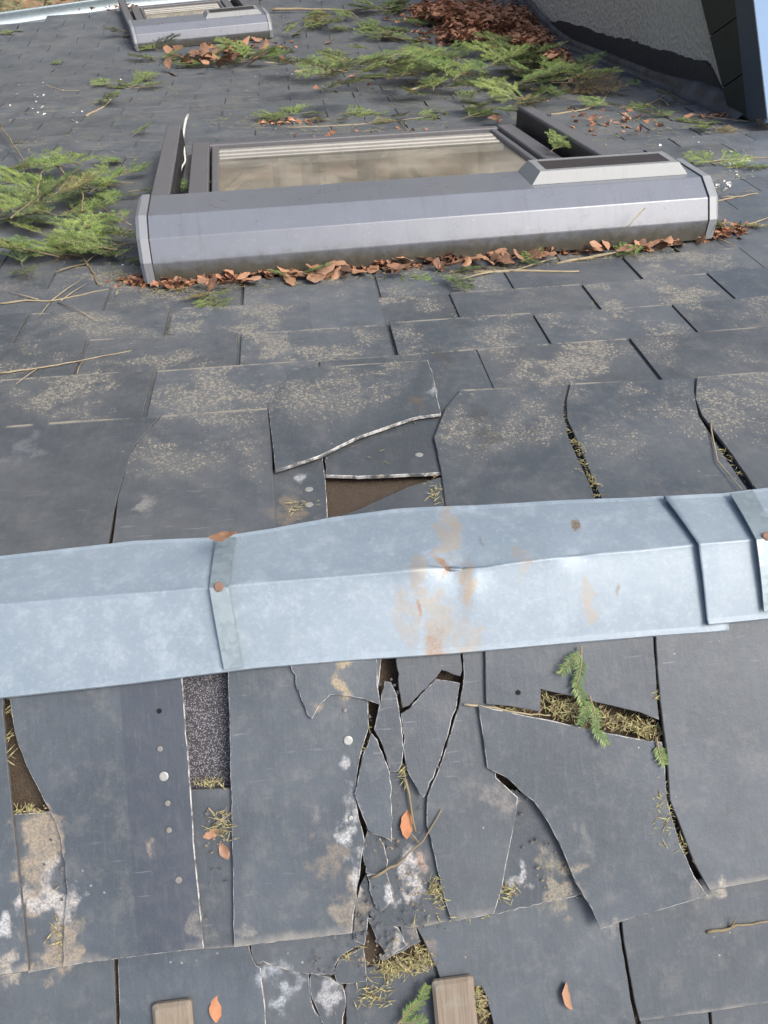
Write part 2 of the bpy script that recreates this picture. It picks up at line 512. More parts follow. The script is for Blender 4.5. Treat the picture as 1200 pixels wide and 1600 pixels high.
def mesh_obj(name, verts, faces, mats, parent=None, fmat=None, uvs=None, smooth=False):
    me = bpy.data.meshes.new(name)
    me.from_pydata([tuple(v) for v in verts], [], faces)
    for m in (mats if isinstance(mats, (list, tuple)) else [mats]):
        me.materials.append(m)
    if fmat:
        for p, i in zip(me.polygons, fmat):
            p.material_index = i
    if uvs is not None:
        ul = me.uv_layers.new(name='UVMap')
        for lp in me.loops:
            ul.data[lp.index].uv = uvs[lp.vertex_index]
    if smooth:
        for p in me.polygons:
            p.use_smooth = True
    me.update()
    o = bpy.data.objects.new(name, me)
    return link(o, parent)


def tag(o, label=None, cat=None, group=None, kind=None):
    if label:
        o['label'] = label
    if cat:
        o['category'] = cat
    if group:
        o['group'] = group
    if kind:
        o['kind'] = kind
    return o


def empty(name, loc=(0, 0, 0), label=None, cat=None, group=None):
    o = bpy.data.objects.new(name, None)
    o.empty_display_size = .05
    o.location = loc
    link(o)
    return tag(o, label, cat, group)


class MB:
    """collects simple shapes for one mesh"""
    def __init__(s):
        s.v, s.f, s.mi = [], [], []

    def add(s, vs, fs, m=0):
        b = len(s.v)
        s.v += [Vector(x) for x in vs]
        s.f += [tuple(i + b for i in f) for f in fs]
        s.mi += [m] * len(fs)

    def box(s, c0, c1, m=0, tf=None, bev=0.0):
        x0, y0, z0 = c0
        x1, y1, z1 = c1
        b = bev
        if b:
            vs = []
            for z, i in ((z0, 0), (z1 - b, 0), (z1, b)):
                vs += [(x0 + i, y0 + i, z), (x1 - i, y0 + i, z), (x1 - i, y1 - i, z), (x0 + i, y1 - i, z)]
            fs = [(3, 2, 1, 0), (8, 9, 10, 11)]
            for k in (0, 4):
                fs += [(k + i, k + (i + 1) % 4, k + 4 + (i + 1) % 4, k + 4 + i) for i in range(4)]
        else:
            vs = [(x, y, z) for z in (z0, z1) for x, y in ((x0, y0), (x1, y0), (x1, y1), (x0, y1))]
            fs = [(3, 2, 1, 0), (4, 5, 6, 7)] + [(i, (i + 1) % 4, 4 + (i + 1) % 4, 4 + i) for i in range(4)]
        if tf:
            vs = [tf(*v) for v in vs]
        s.add(vs, fs, m)

    def tube(s, pts, rads, n=6, m=0):
        pts = [Vector(p) for p in pts]
        if not isinstance(rads, (list, tuple)):
            rads = [rads] * len(pts)
        vs, fs = [], []
        up = Vector((.3, .2, 1)).normalized()
        for i, p in enumerate(pts):
            d = (pts[min(i + 1, len(pts) - 1)] - pts[max(i - 1, 0)]).normalized()
            a = d.cross(up)
            if a.length < 1e-4:
                a = d.cross(Vector((1, 0, 0)))
            a.normalize()
            b = d.cross(a)
            vs += [p + (a * cos(2 * pi * k / n) + b * sin(2 * pi * k / n)) * rads[i] for k in range(n)]
        for i in range(len(pts) - 1):
            fs += [(i * n + k, i * n + (k + 1) % n, (i + 1) * n + (k + 1) % n, (i + 1) * n + k) for k in range(n)]
        fs += [tuple(range(n))[::-1], tuple(range((len(pts) - 1) * n, len(pts) * n))]
        s.add(vs, fs, m)

    def disc(s, c, nrm, r, t, n=12, m=0):
        nrm = Vector(nrm).normalized()
        a = nrm.orthogonal().normalized()
        b = nrm.cross(a)
        c = Vector(c)
        ring = lambda rr, h: [c + nrm * h + (a * cos(2 * pi * k / n) + b * sin(2 * pi * k / n)) * rr for k in range(n)]
        vs = ring(r, 0) + ring(r, t * .6) + ring(r * .75, t)
        fs = [(k, (k + 1) % n, n + (k + 1) % n, n + k) for k in range(n)] + [(n + k, n + (k + 1) % n, 2 * n + (k + 1) % n, 2 * n + k) for k in range(n)]
        fs.append(tuple(range(2 * n, 3 * n)))
        s.add(vs, fs, m)

    def build(s, name, mats, parent=None, smooth=False):
        return mesh_obj(name, s.v, s.f, mats, parent, s.mi, smooth=smooth)


def jag(poly, amp, step=.011, rnd=random):
    """break the straight runs of an outline into small uneven steps (metres)"""
    out = []
    n = len(poly)
    for i in range(n):
        a, b = Vector(poly[i]), Vector(poly[(i + 1) % n])
        L = (b - a).length
        k = max(1, min(22, int(L / step)))
        nr = Vector((-(b - a).y, (b - a).x)).normalized() if L > 1e-6 else Vector((0, 0))
        for j in range(k):
            p = a.lerp(b, j / k)
            out.append(p + nr * (rnd.uniform(-1, 1) * abs(rnd.gauss(0, 1)) * amp if j else rnd.uniform(-.3, .3) * amp))
    return out


def slab(name, poly, surf, hfun, thick, mats, parent, color=(0, .5, 1, 1), edge=1, ring=.0008):
    """a flat piece with outline poly (u, v) lying on surf at height hfun(u, v)"""
    us = [p[0] for p in poly]
    vs_ = [p[1] for p in poly]
    u0, u1, v0, v1 = min(us), max(us), min(vs_), max(vs_)
    area = sum(poly[i][0] * poly[(i + 1) % len(poly)][1] - poly[(i + 1) % len(poly)][0] * poly[i][1] for i in range(len(poly)))
    if (area < 0) != (surf is near):
        poly = poly[::-1]
    n = len(poly)
    poly = [Vector((p[0], p[1])) for p in poly]
    sgn = 1 if sum(poly[i].x * poly[(i + 1) % n].y - poly[(i + 1) % n].x * poly[i].y for i in range(n)) > 0 else -1
    inn = []
    for i in range(n):
        a, b_, c = poly[i - 1], poly[i], poly[(i + 1) % n]
        d = ((b_ - a).normalized() + (c - b_).normalized())
        d = d.normalized() if d.length > 1e-6 else Vector((1, 0))
        inn.append(b_ + Vector((-d.y, d.x)) * sgn * ring)
    H = lambda p, dh: surf(p[0], p[1], hfun(p[0], p[1]) + dh)
    vs = [H(p, thick) for p in inn] + [H(p, thick - ring * .7) for p in poly] + [H(p, 0) for p in poly]
    uv = [((p[0] - u0) / (u1 - u0), (p[1] - v0) / (v1 - v0)) for p in inn] + [((p[0] - u0) / (u1 - u0), (p[1] - v0) / (v1 - v0)) for p in poly] * 2
    fs = [tuple(range(n)), tuple(range(3 * n - 1, 2 * n - 1, -1))]
    for k in (0, n):
        fs += [(k + i, k + n + i, k + n + (i + 1) % n, k + (i + 1) % n) for i in range(n)]
    n *= 2
    o = mesh_obj(name, vs, fs, mats, parent, [0, 0] + [edge] * n, uv)
    o.color = color
    return o


TH = .0052
# ------------------------------------------------------------------ the ground below
gs = 600
mesh_obj('garden_ground', [(-gs, -gs, -5.2), (gs, -gs, -5.2), (gs, gs, -5.2), (-gs, gs, -5.2)], [(0, 1, 2, 3)], M_GARDEN)['kind'] = 'structure'

# ------------------------------------------------------------------ the roof
roof = empty('slate_roof', (0, 0, 0), 'dark grey slate roof with a row of cracked and broken slates along its ridge', 'roof')

EAVE = [(-4.2, 5.62), (-1.97, 5.92), (-1.2, 6.27), (-.5, 6.43), (.8, 6.50), (4.5, 6.55)]


def eave_v(u):
    for (a, b), (c, d) in zip(EAVE, EAVE[1:]):
        if u <= c:
            return b + (d - b) * (u - a) / (c - a)
    return EAVE[-1][1]


vs, fs = [], []
us = [-4.2 + i * .3 for i in range(30)]
ts = [0, .5, .78, .82, .86, .9, .95, 1]
for u in us:
    for t in ts:
        vs.append(far(u, eave_v(u) * t, -.009))
for i in range(len(us) - 1):
    for j in range(len(ts) - 1):
        a = i * len(ts) + j
        fs.append((a, a + len(ts), a + len(ts) + 1, a + 1))
mesh_obj('roof_deck', vs, fs, M_FELT, roof)
mesh_obj('roof_deck', [near(-4.2, 0, -.0085), near(4.5, 0, -.0085), near(4.5, 5, -.0085), near(-4.2, 5, -.0085)], [(0, 3, 2, 1)], M_FELT, roof)

# courses on the slope beyond the ridge
U0, W, E0, EX = -.0575, .30, .4546, .1436
L_SL = .30
SKY1 = dict(c=(.262, 1.075), w=1.385, l=1.33, yaw=radians(3.3))     # big skylight: middle of its near edge


def row_v(u, v):
    b = .05 * (u - .2) ** 2 * min(1, max(0, (v - .45) / .4)) * max(0, 1 - max(0, v - 2.0) / 1.5)
    s = .16 * max(0, min(1, (v - 3.2) / 2.2)) * (u + 1.0)
    return v + b + s


def in_sky(u, v):
    return -.40 < u < .93 and 1.36 < v < 2.36


pieces = []
rr = random.Random(3)
nrow = 40
for k in range(nrow):
    vb = E0 + EX * (k + 1)                    # lower (far) edge of the course
    off = 0 if k % 2 == 0 else .5
    for j in range(-14, 8):
        ua = U0 + (j + off) * W
        ub = ua + W
        uc = (ua + ub) / 2
        if ua > 1.72 or ub < -3.4:
            continue
        ub = min(ub, 1.735)
        ve = row_v(uc, vb)
        if ve > eave_v(uc) + .05:
            continue
        if in_sky(uc, ve - .2) and in_sky(uc, ve):
            continue
        # seen by the camera?
        P = far(uc, ve - .07)
        c = RM.transposed() @ (P - CAM)
        px, py = 600 + F * c.x / c.z, 800 + F * c.y / c.z
        if px < -260 or px > 1400 or py < -60:
            continue
        pieces.append((c.z, k, ua, ub, vb, uc))
pieces.sort()
rest = MB()
rest_uv = []
for idx, (z, k, ua, ub, vb, uc) in enumerate(pieces):
    gap = rr.uniform(.0015, .004)
    a, b = ua + gap + rr.uniform(0, .002), ub - gap
    e1, e2 = rr.uniform(-.004, .004), rr.uniform(-.004, .004)
    lift = rr.uniform(0, .0025) + (.004 if rr.random() < .08 else 0)
    tilt = rr.uniform(-.006, .006)
    hf = lambda u, v, vb=vb, lift=lift, tilt=tilt, uc=uc: .002 + (1 - (row_v(u, vb) - v) / L_SL) * .0105 + lift + tilt * (u - uc) * 0.5
    poly = [(a, row_v(a, vb - L_SL)), (b, row_v(b, vb - L_SL)), (b, row_v(b, vb) + e1), ((a + b) / 2, row_v((a + b) / 2, vb) + (e1 + e2) / 2 + rr.uniform(-.001, .001)), (a, row_v(a, vb) + e2)]
    if rr.random() < .12:                      # some slates have a clipped corner
        c = rr.uniform(.015, .035)
        poly = poly[:4] + [(a + c * .7, row_v(a, vb) + e2), (a, row_v(a, vb) + e2 - c)]
    lich = max(0, min(1, rr.gauss(.65, .3))) * (1.0 if k < 6 else .75)
    if idx < 215:
        slab('slate', poly, far, hf, TH, [M_FAR, M_EDGED], roof, (lich, rr.uniform(.36, .68) + min(.14, k * .014), 1, 1))
    else:
        n = len(poly)
        area = sum(poly[i][0] * poly[(i + 1) % n][1] - poly[(i + 1) % n][0] * poly[i][1] for i in range(n))
        if area < 0:
            poly = poly[::-1]
        rest.add([far(p[0], p[1], hf(*p) + TH) for p in poly] + [far(p[0], p[1], hf(*p)) for p in poly],
                 [tuple(range(n))] + [(i, n + i, n + (i + 1) % n, (i + 1) % n) for i in range(n)])
        v0, v1 = min(p[1] for p in poly), max(p[1] for p in poly)
        rest_uv += [((p[0] - a) / (b - a), (p[1] - v0) / (v1 - v0)) for p in poly] * 2
if rest.v:
    o = mesh_obj('slate_courses', rest.v, rest.f, [M_FAR], roof, None, rest_uv)
    o.color = (.5, .68, 1, 1)
    o['kind'] = 'stuff'

# the course beside the ridge on the far side, outlines as they lie
RIDGE_FAR = [
    # outline, lichen, brightness, extra lift at the ridge end, jaggedness
    ([(-90, 905), (165, 862), (178, 792), (195, 735), (212, 695), (250, 654), (120, 660), (-90, 676)], .1, .42, 0, .0004),
    ([(172, 862), (184, 775), (201, 716), (218, 688), (256, 652), (418, 640), (424, 700), (431, 842)], .75, .52, 0, .0005),
    ([(420, 640), (440, 606), (457, 581), (668, 568), (675, 585), (683, 625), (689, 651), (655, 655), (640, 659), (560, 687), (500, 717), (431, 740), (426, 690)], .8, .5, .006, .0008),
    ([(678, 684), (696, 641), (720, 612), (800, 609), (885, 605), (879, 645), (890, 690), (918, 748), (940, 800), (700, 815), (690, 740)], .75, .5, .001, .0006),
    ([(891, 602), (1083, 594), (1083, 612), (1091, 651), (1130, 710), (1185, 785), (950, 800), (914, 716), (886, 655), (885, 628)], .8, .53, .001, .0005),
    ([(1089, 592), (1200, 583), (1300, 575), (1300, 775), (1195, 783), (1145, 712), (1096, 650), (1086, 625)], .8, .53, .002, .0005),
]
for pts, li, br, lift, am in RIDGE_FAR:
    hh = .014
    poly = [fuv(x, y, hh) for x, y in pts]
    hf = lambda u, v, lift=lift: max(-.001, .0135 - (.455 - v) * .024) + lift * max(0, (.47 - v) / .2)
    slab('slate', jag([Vector(p) for p in poly], am, .02), far, hf, TH, [M_FAR, M_EDGE if lift > .003 else M_EDGED], roof, (li, br, 1, 1))
# what lies under the broken one
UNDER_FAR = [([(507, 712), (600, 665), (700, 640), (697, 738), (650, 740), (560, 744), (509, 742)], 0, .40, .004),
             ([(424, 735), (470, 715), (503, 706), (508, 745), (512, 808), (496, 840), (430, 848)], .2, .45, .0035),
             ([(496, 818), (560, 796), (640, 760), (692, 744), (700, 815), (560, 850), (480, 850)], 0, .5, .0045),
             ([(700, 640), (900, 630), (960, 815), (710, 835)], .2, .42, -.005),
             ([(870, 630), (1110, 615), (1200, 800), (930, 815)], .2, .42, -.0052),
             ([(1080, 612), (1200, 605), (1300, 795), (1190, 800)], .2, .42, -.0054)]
for pts, li, br, h0 in UNDER_FAR:
    poly = [fuv(x, y, h0 + TH) for x, y in pts]
    slab('slate_fragment', jag([Vector(p) for p in poly], .0009, .012), far, lambda u, v, h0=h0: h0, TH, [M_FAR, M_EDGE], roof, (li, br, 1, 1))

# near side of the ridge, outlines as they lie.  (outline, height, brightness, split, jag, pale edge, tilt u, tilt v)
S_, Fg = 'slate', 'slate_fragment'
NEAR = [
    # lower course
    (S_, [(-120, 1400), (176, 1400), (178, 1508), (186, 1720), (-120, 1720)], .000, .56, 1, .0003, 0, 0, 0),
    (S_, [(182, 1400), (389, 1400), (389, 1482), (394, 1496), (400, 1508), (407, 1513), (408, 1528), (414, 1575), (417, 1640), (418, 1720), (190, 1720)], .000, .52, 1, .0004, 1, 0, 0),
    (S_, [(655, 1400), (965, 1400), (968, 1452), (985, 1560), (993, 1600), (1000, 1720), (790, 1720), (772, 1605), (762, 1560), (752, 1541), (692, 1541), (682, 1512), (668, 1483), (650, 1447)], .000, .56, 1, .0006, 0, 0, 0),
    (S_, [(968, 1400), (1300, 1330), (1300, 1552), (1200, 1568), (1108, 1582), (1000, 1596), (992, 1565), (975, 1470)], .0005, .53, 1, .0003, 0, 0, 0),
    (S_, [(1000, 1560), (1104, 1560), (1110, 1620), (1116, 1720), (1005, 1720)], -.0055, .48, 1, .0003, 0, 0, 0),
    (S_, [(1110, 1560), (1300, 1530), (1300, 1720), (1122, 1720)], -.0055, .55, 1, .0003, 0, 0, 0),
    # broken bits between them
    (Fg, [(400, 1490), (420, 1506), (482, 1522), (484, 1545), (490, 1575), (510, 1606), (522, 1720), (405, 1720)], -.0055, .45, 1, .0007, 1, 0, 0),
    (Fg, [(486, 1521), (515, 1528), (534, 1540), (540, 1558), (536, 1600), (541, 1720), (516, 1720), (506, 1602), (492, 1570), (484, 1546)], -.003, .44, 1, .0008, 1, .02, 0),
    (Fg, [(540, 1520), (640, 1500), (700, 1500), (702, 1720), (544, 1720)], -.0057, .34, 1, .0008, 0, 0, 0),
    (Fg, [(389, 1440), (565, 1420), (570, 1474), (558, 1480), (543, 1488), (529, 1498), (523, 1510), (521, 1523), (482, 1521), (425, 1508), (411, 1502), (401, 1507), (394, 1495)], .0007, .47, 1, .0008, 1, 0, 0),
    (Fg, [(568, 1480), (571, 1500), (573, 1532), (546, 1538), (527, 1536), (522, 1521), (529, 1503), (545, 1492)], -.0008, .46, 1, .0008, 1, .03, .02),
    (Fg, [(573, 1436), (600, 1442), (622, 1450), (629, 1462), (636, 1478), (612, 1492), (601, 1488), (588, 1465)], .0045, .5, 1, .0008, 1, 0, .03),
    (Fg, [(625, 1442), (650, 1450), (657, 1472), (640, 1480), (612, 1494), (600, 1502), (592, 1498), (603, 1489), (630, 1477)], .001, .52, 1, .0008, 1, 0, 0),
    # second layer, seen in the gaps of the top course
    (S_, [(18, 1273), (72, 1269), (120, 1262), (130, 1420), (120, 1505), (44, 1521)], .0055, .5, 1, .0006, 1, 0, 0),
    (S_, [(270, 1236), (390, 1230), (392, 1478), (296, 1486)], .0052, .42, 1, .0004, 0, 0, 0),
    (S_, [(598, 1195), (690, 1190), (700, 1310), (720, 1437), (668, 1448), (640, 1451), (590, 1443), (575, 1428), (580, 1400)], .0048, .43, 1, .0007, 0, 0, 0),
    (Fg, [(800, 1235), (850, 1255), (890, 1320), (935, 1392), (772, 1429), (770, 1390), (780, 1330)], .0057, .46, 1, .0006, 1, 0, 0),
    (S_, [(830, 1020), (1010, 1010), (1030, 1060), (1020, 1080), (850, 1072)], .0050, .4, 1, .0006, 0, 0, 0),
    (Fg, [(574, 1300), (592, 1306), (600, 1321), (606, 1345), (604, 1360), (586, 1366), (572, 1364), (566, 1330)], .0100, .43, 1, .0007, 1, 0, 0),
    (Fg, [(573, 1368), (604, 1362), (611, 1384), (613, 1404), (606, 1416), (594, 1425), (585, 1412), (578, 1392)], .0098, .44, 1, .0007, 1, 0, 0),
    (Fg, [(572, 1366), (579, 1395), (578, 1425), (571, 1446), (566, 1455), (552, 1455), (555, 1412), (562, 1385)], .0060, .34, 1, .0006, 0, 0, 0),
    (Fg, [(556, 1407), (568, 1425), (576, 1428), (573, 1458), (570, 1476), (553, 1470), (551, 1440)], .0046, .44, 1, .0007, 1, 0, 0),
    # top course beside the ridge
    (S_, [(-120, 1080), (2, 1080), (10, 1180), (18, 1262), (26, 1335), (35, 1420), (45, 1518), (-120, 1540)], .012, .48, 1, .0005, 0, 0, 0),
    (S_, [(10, 1060), (283, 1030), (288, 1110), (295, 1200), (304, 1335), (311, 1405), (318, 1482), (240, 1491), (98, 1510), (100, 1440), (105, 1392), (102, 1355), (95, 1310), (82, 1276), (66, 1245), (41, 1196), (23, 1146)], .0115, .56, .63, .0005, 1, 0, 0),
    (S_, [(356, 1025), (600, 1000), (590, 1080), (575, 1094), (576, 1138), (563, 1180), (557, 1214), (555, 1240), (561, 1280), (570, 1314), (566, 1332), (562, 1370), (557, 1405), (552, 1430), (550, 1458), (460, 1469), (366, 1480), (362, 1300), (359, 1160)], .0112, .55, 1, .0006, 1, 0, 0),
    (Fg, [(452, 1030), (589, 1010), (590, 1070), (594, 1101), (576, 1095), (546, 1088), (516, 1086), (501, 1100), (487, 1124), (480, 1115), (470, 1091)], .0163, .52, 1, .0007, 1, 0, .0),
    (Fg, [(601, 1065), (611, 1066), (620, 1086), (626, 1124), (631, 1169), (629, 1184), (622, 1205), (610, 1206), (603, 1181), (594, 1156), (585, 1140), (591, 1112), (596, 1086)], .0125, .57, 1, .0007, 1, .03, 0),
    (Fg, [(580, 1146), (590, 1158), (601, 1186), (609, 1207), (612, 1228), (612, 1315), (590, 1304), (575, 1298), (571, 1285), (554, 1241), (558, 1225), (566, 1184)], .0145, .57, 1, .0007, 1, -.02, .02),
    (Fg, [(616, 1000), (716, 992), (722, 1048), (719, 1057), (690, 1047), (683, 1057), (660, 1080), (639, 1102), (629, 1106), (624, 1080)], .0125, .48, 1, .0007, 0, 0, 0),
    (Fg, [(681, 1062), (696, 1064), (719, 1068), (714, 1101), (697, 1158), (687, 1188), (665, 1240), (661, 1246), (654, 1236), (639, 1210), (633, 1184), (629, 1142), (627, 1116), (641, 1107)], .0135, .54, 1, .0007, 1, 0, .015),
    (S_, [(722, 992), (772, 988), (774, 1120), (775, 1215), (800, 1238), (809, 1246), (801, 1300), (791, 1350), (785, 1385), (772, 1428), (706, 1440), (690, 1390), (673, 1310), (667, 1290), (668, 1245), (690, 1190), (700, 1160), (717, 1105), (723, 1075), (725, 1055)], .0110, .55, 1, .0006, 1, 0, 0),
    (S_, [(757, 990), (1020, 970), (1026, 1080), (1030, 1125), (1000, 1113), (930, 1097), (880, 1085), (845, 1077), (844, 1112), (800, 1104), (760, 1100)], .0161, .53, 1, .0005, 0, 0, 0),
    (S_, [(747, 1102), (770, 1108), (845, 1123), (905, 1136), (1010, 1158), (1034, 1160), (1038, 1182), (1042, 1250), (1060, 1312), (1085, 1370), (1106, 1400), (1000, 1431), (938, 1452), (925, 1420), (900, 1380), (880, 1330), (858, 1287), (850, 1275), (835, 1253), (815, 1238), (790, 1214), (762, 1200), (757, 1165), (751, 1125)], .0166, .58, 1, .0006, 1, 0, 0),
    (S_, [(1023, 970), (1200, 945), (1300, 930), (1300, 1345), (1200, 1375), (1109, 1392), (1086, 1350), (1066, 1298), (1047, 1250), (1043, 1180), (1036, 1130), (1029, 1060)], .0180, .6, 1, .0004, 0, 0, 0),
]
rn = random.Random(17)
for nm, pts, h0, br, sp, am, pale, tu, tv in NEAR:
    h0 = h0 * 1.25
    br += rn.uniform(-.07, .07)
    if nm == Fg:
        am *= 1.7
        tu += rn.uniform(-.02, .02)
        tv += rn.uniform(0, .02)
    poly = [Vector(nuv(x, y, h0 + TH)) for x, y in pts]
    uc = sum(p.x for p in poly) / len(poly)
    vc = sum(p.y for p in poly) / len(poly)
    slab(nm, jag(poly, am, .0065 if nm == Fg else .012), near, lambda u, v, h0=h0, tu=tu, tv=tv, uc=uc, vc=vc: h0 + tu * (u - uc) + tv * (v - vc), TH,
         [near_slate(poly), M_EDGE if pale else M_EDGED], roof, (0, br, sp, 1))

# nails, and black discs that paint the shade inside nail holes
NN = Vector((0, -sin(P1), cos(P1)))
NF = Vector((0, sin(P1), cos(P1)))
for (px, py, h, r, mt, sl) in [(256, 1213, .016, .0058, M_NAIL, 0), (544, 1157, .0157, .0058, M_NAIL, 0), (548, 1278, .0157, .003, M_NAIL, 0), (250, 1170, .016, .0035, M_NDULL, 0), (262, 1255, .016, .0035, M_NDULL, 0),
                               (264, 1297, .016, .0035, M_NDULL, 0), (279, 1375, .016, .0042, M_NDULL, 0), (810, 1082, .0206, .003, M_HOLE, 0), (249, 1111, .016, .003, M_HOLE, 0), (539, 1110, .0157, .0025, M_NDULL, 0),
                               (60, 841, .0085, .0062, M_NAIL, 1), (145, 841, .0085, .0062, M_NAIL, 1), (483, 765, .008, .0062, M_NAIL, 1), (483, 789, .008, .0062, M_NAIL, 1), (655, 711, .0085, .0062, M_NAIL, 1),
                               (220, 799, .0095, .004, M_NDULL, 1), (775, 749, .011, .004, M_NDULL, 1)]:
    b = MB()
    b.disc(fpt(px, py, h) if sl else npt(px, py, h * 1.25 + .0007), NF if sl else NN, r, .0012)
    b.build('hole_shade_disc' if mt is M_HOLE else 'nail', mt, roof)


# ------------------------------------------------------------------ zinc ridge capping
def interp(line, x):
    for (a, b), (c, d) in zip(line, line[1:]):
        if x <= c:
            return b + (d - b) * (x - a) / (c - a)
    a, b = line[-2]
    c, d = line[-1]
    return d + (d - b) / (c - a) * (x - c)


CREASE = [(-120, 955), (0, 945), (150, 932), (340, 917), (500, 903), (630, 893), (680, 886), (720, 887), (760, 886), (800, 880), (900, 868), (1000, 860), (1095, 850), (1300, 832)]
FAR_E = [(-120, 878), (0, 868), (100, 857), (210, 845), (330, 840), (430, 825), (520, 808), (620, 795), (700, 791), (850, 783), (1037, 775), (1130, 770), (1300, 752)]
NEAR_E = [(-120, 1105), (0, 1092), (200, 1070), (400, 1045), (560, 1032), (700, 1023), (900, 1005), (1020, 995), (1105, 989), (1170, 983), (1300, 970)]
HZ = .0285


def cap_sheet(xa, xb, dh, endcut=None, n=110):
    """rows run from the far edge over the crease to the near edge"""
    rows = [(-1.0, -.006), (-1.02, -.0015), (-.985, .0012), (-.93, 0), (-.8, 0), (-.6, .0005), (-.4, .0004), (-.2, 0), (-.06, 0), (-.02, .0), (0, .0003), (.02, 0), (.06, 0), (.2, 0), (.4, .0005), (.6, .0004), (.8, 0), (.92, -.0004), (.955, .0014), (.985, .0016), (1.0, -.001), (.998, -.006)]
    vs, fs = [], []
    for i in range(n + 1):
        x = xa + (xb - xa) * i / n
        for k, (s, e) in enumerate(rows):
            x2 = x
            if endcut:
                x2 = x + endcut(s) * (1 - i / n) ** 6
            side = 1 if s < 0 else 0
            c = interp(CREASE, x2)
            if side:
                y = c + (interp(FAR_E, x2) - c) * -s
            else:
                y = c + (interp(NEAR_E, x2) - (12 if endcut else 0) - c) * s
            h = HZ + dh + (.004 * max(0, 1 - i / n * 6) if endcut else 0)
            ua, va = nuv(x2, c, h)
            ub, vb2 = fuv(x2, c, h)
            Pc = (near(ua, va, h) + far(ub, vb2, h)) / 2        # the fold itself
            ye = interp(FAR_E, x2) if side else interp(NEAR_E, x2) - (12 if endcut else 0)
            ue, ve = (fuv if side else nuv)(x2, ye, h)
            Pe = (far if side else near)(ue, ve, h)
            P = Pc.lerp(Pe, abs(s)) + (NF if side else NN) * e
            w_ = 1 - abs(abs(s) - .5) * 2
            nz = mnoise.noise(P * 9) * .0016 + mnoise.noise(P * 28) * .0005
            d1 = math.exp(-(((x2 - 715) / 38) ** 2 + ((y - 884) / 20) ** 2)) * -.009
            d2 = math.exp(-(((x2 - 738) / 16) ** 2 + ((y - 912) / 34) ** 2)) * .0035
            d3 = math.exp(-(((x2 - 655) / 40) ** 2 + ((y - 893) / 10) ** 2)) * .003
            d4 = math.exp(-(((x2 - 900) / 25) ** 2 + ((y - 866) / 10) ** 2)) * -.003
            P = P + (NF if side else NN) * (nz + d1 + d2 + d3 + d4)
            vs.append(P)
    m = len(rows)
    for i in range(n):
        for k in range(m - 1):
            a = i * m + k
            fs.append((a, a + 1, a + m + 1, a + m))
    return vs, fs


def startcut(s):                               # the upper piece starts askew
    return (1038 - 1092) * -s if s < 0 else 14 * s


for (xa, xb, dh, ec, lab) in [(-110, 1138, 0, None, 'long blue-grey zinc ridge sheet with a rust-stained dent in its fold'), (1092, 1290, .0045, startcut, 'short zinc ridge sheet lapped over the long one at the right edge')]:
    vs, fs = cap_sheet(xa, xb, dh, ec, 170 if xa < 0 else 40)
    root = mesh_obj('ridge_capping', vs, fs, M_ZINC, None, None, None, True)
    m_ = 22
    for e in root.data.edges:                  # crisp folds
        a, b = e.vertices
        if a % m_ == b % m_ and a % m_ in (1, 2, 3, 17, 18, 19, 20):
            e.use_edge_sharp = True
    md = root.modifiers.new('thickness', 'SOLIDIFY')
    md.thickness = .0014
    md.offset = -1
    tag(root, lab, 'ridge capping', 'zinc sheets along the ridge')


def strap(pts_far, crease, pts_near, wpx, label, nail):
    """a flat galvanised strip bent over the ridge; side points by outline"""
    hs = HZ + .0070
    t = .0022
    rows = []
    n = 8
    L = [(pts_far[0], crease[0]), (crease[0], pts_near[0])]
    Rr = [(pts_far[1], crease[1]), (crease[1], pts_near[1])]
    for seg in (0, 1):
        for i in range(n + 1):
            f = i / n
            row = []
            for (a, b) in (L[seg], Rr[seg]):
                cr = b if seg == 0 else a                       # the fold; the other is the free end
                en = a if seg == 0 else b
                Pc = (near(*nuv(*cr, hs), hs) + far(*fuv(*cr, hs), hs)) / 2
                Pe = far(*fuv(*en, hs), hs) if seg == 0 else near(*nuv(*en, hs), hs)
                P = Pc.lerp(Pe, 1 - f if seg == 0 else f)
                nn_ = NF if seg == 0 else NN
                bulge = .0015 * sin(pi * f)
                row.append((P + nn_ * bulge, P + nn_ * (bulge - t)))
            rows.append(row)
    vs, fs = [], []
    for r in rows:
        vs += [r[0][0], r[1][0], r[1][1], r[0][1]]
    for i in range(len(rows) - 1):
        a = i * 4
        fs += [(a + k, a + (k + 1) % 4, a + 4 + (k + 1) % 4, a + 4 + k) for k in range(4)]
    fs += [(0, 1, 2, 3), (len(vs) - 1, len(vs) - 2, len(vs) - 3, len(vs) - 4)]
    o = mesh_obj('ridge_strap', vs, fs, M_GALV)
    bm = bmesh.new()
    bm.from_mesh(o.data)
    bmesh.ops.recalc_face_normals(bm, faces=bm.faces)
    bm.to_mesh(o.data)
    bm.free()
    tag(o, label, 'strap', 'galvanised straps over the ridge')
    if nail:
        b = MB()
        b.disc((near(*nuv(*nail, hs), hs) + far(*fuv(*nail, hs), hs)) / 2, (0, -.15, 1), .0062, .0022)
        b.build('nail', M_NRUST, o)


strap(((338, 841), (369, 839)), ((327, 919), (357, 917)), ((350, 1046), (379, 1042)), 30, 'narrow galvanised strap over the ridge beside a curled brown leaf', (342, 917))
HZ += .0045
strap(((1141, 771), (1176, 766)), ((1182, 843), (1216, 840)), ((1194, 955), (1226, 952)), 34, 'narrow galvanised strap cut by the right edge of the picture', (1198, 838))


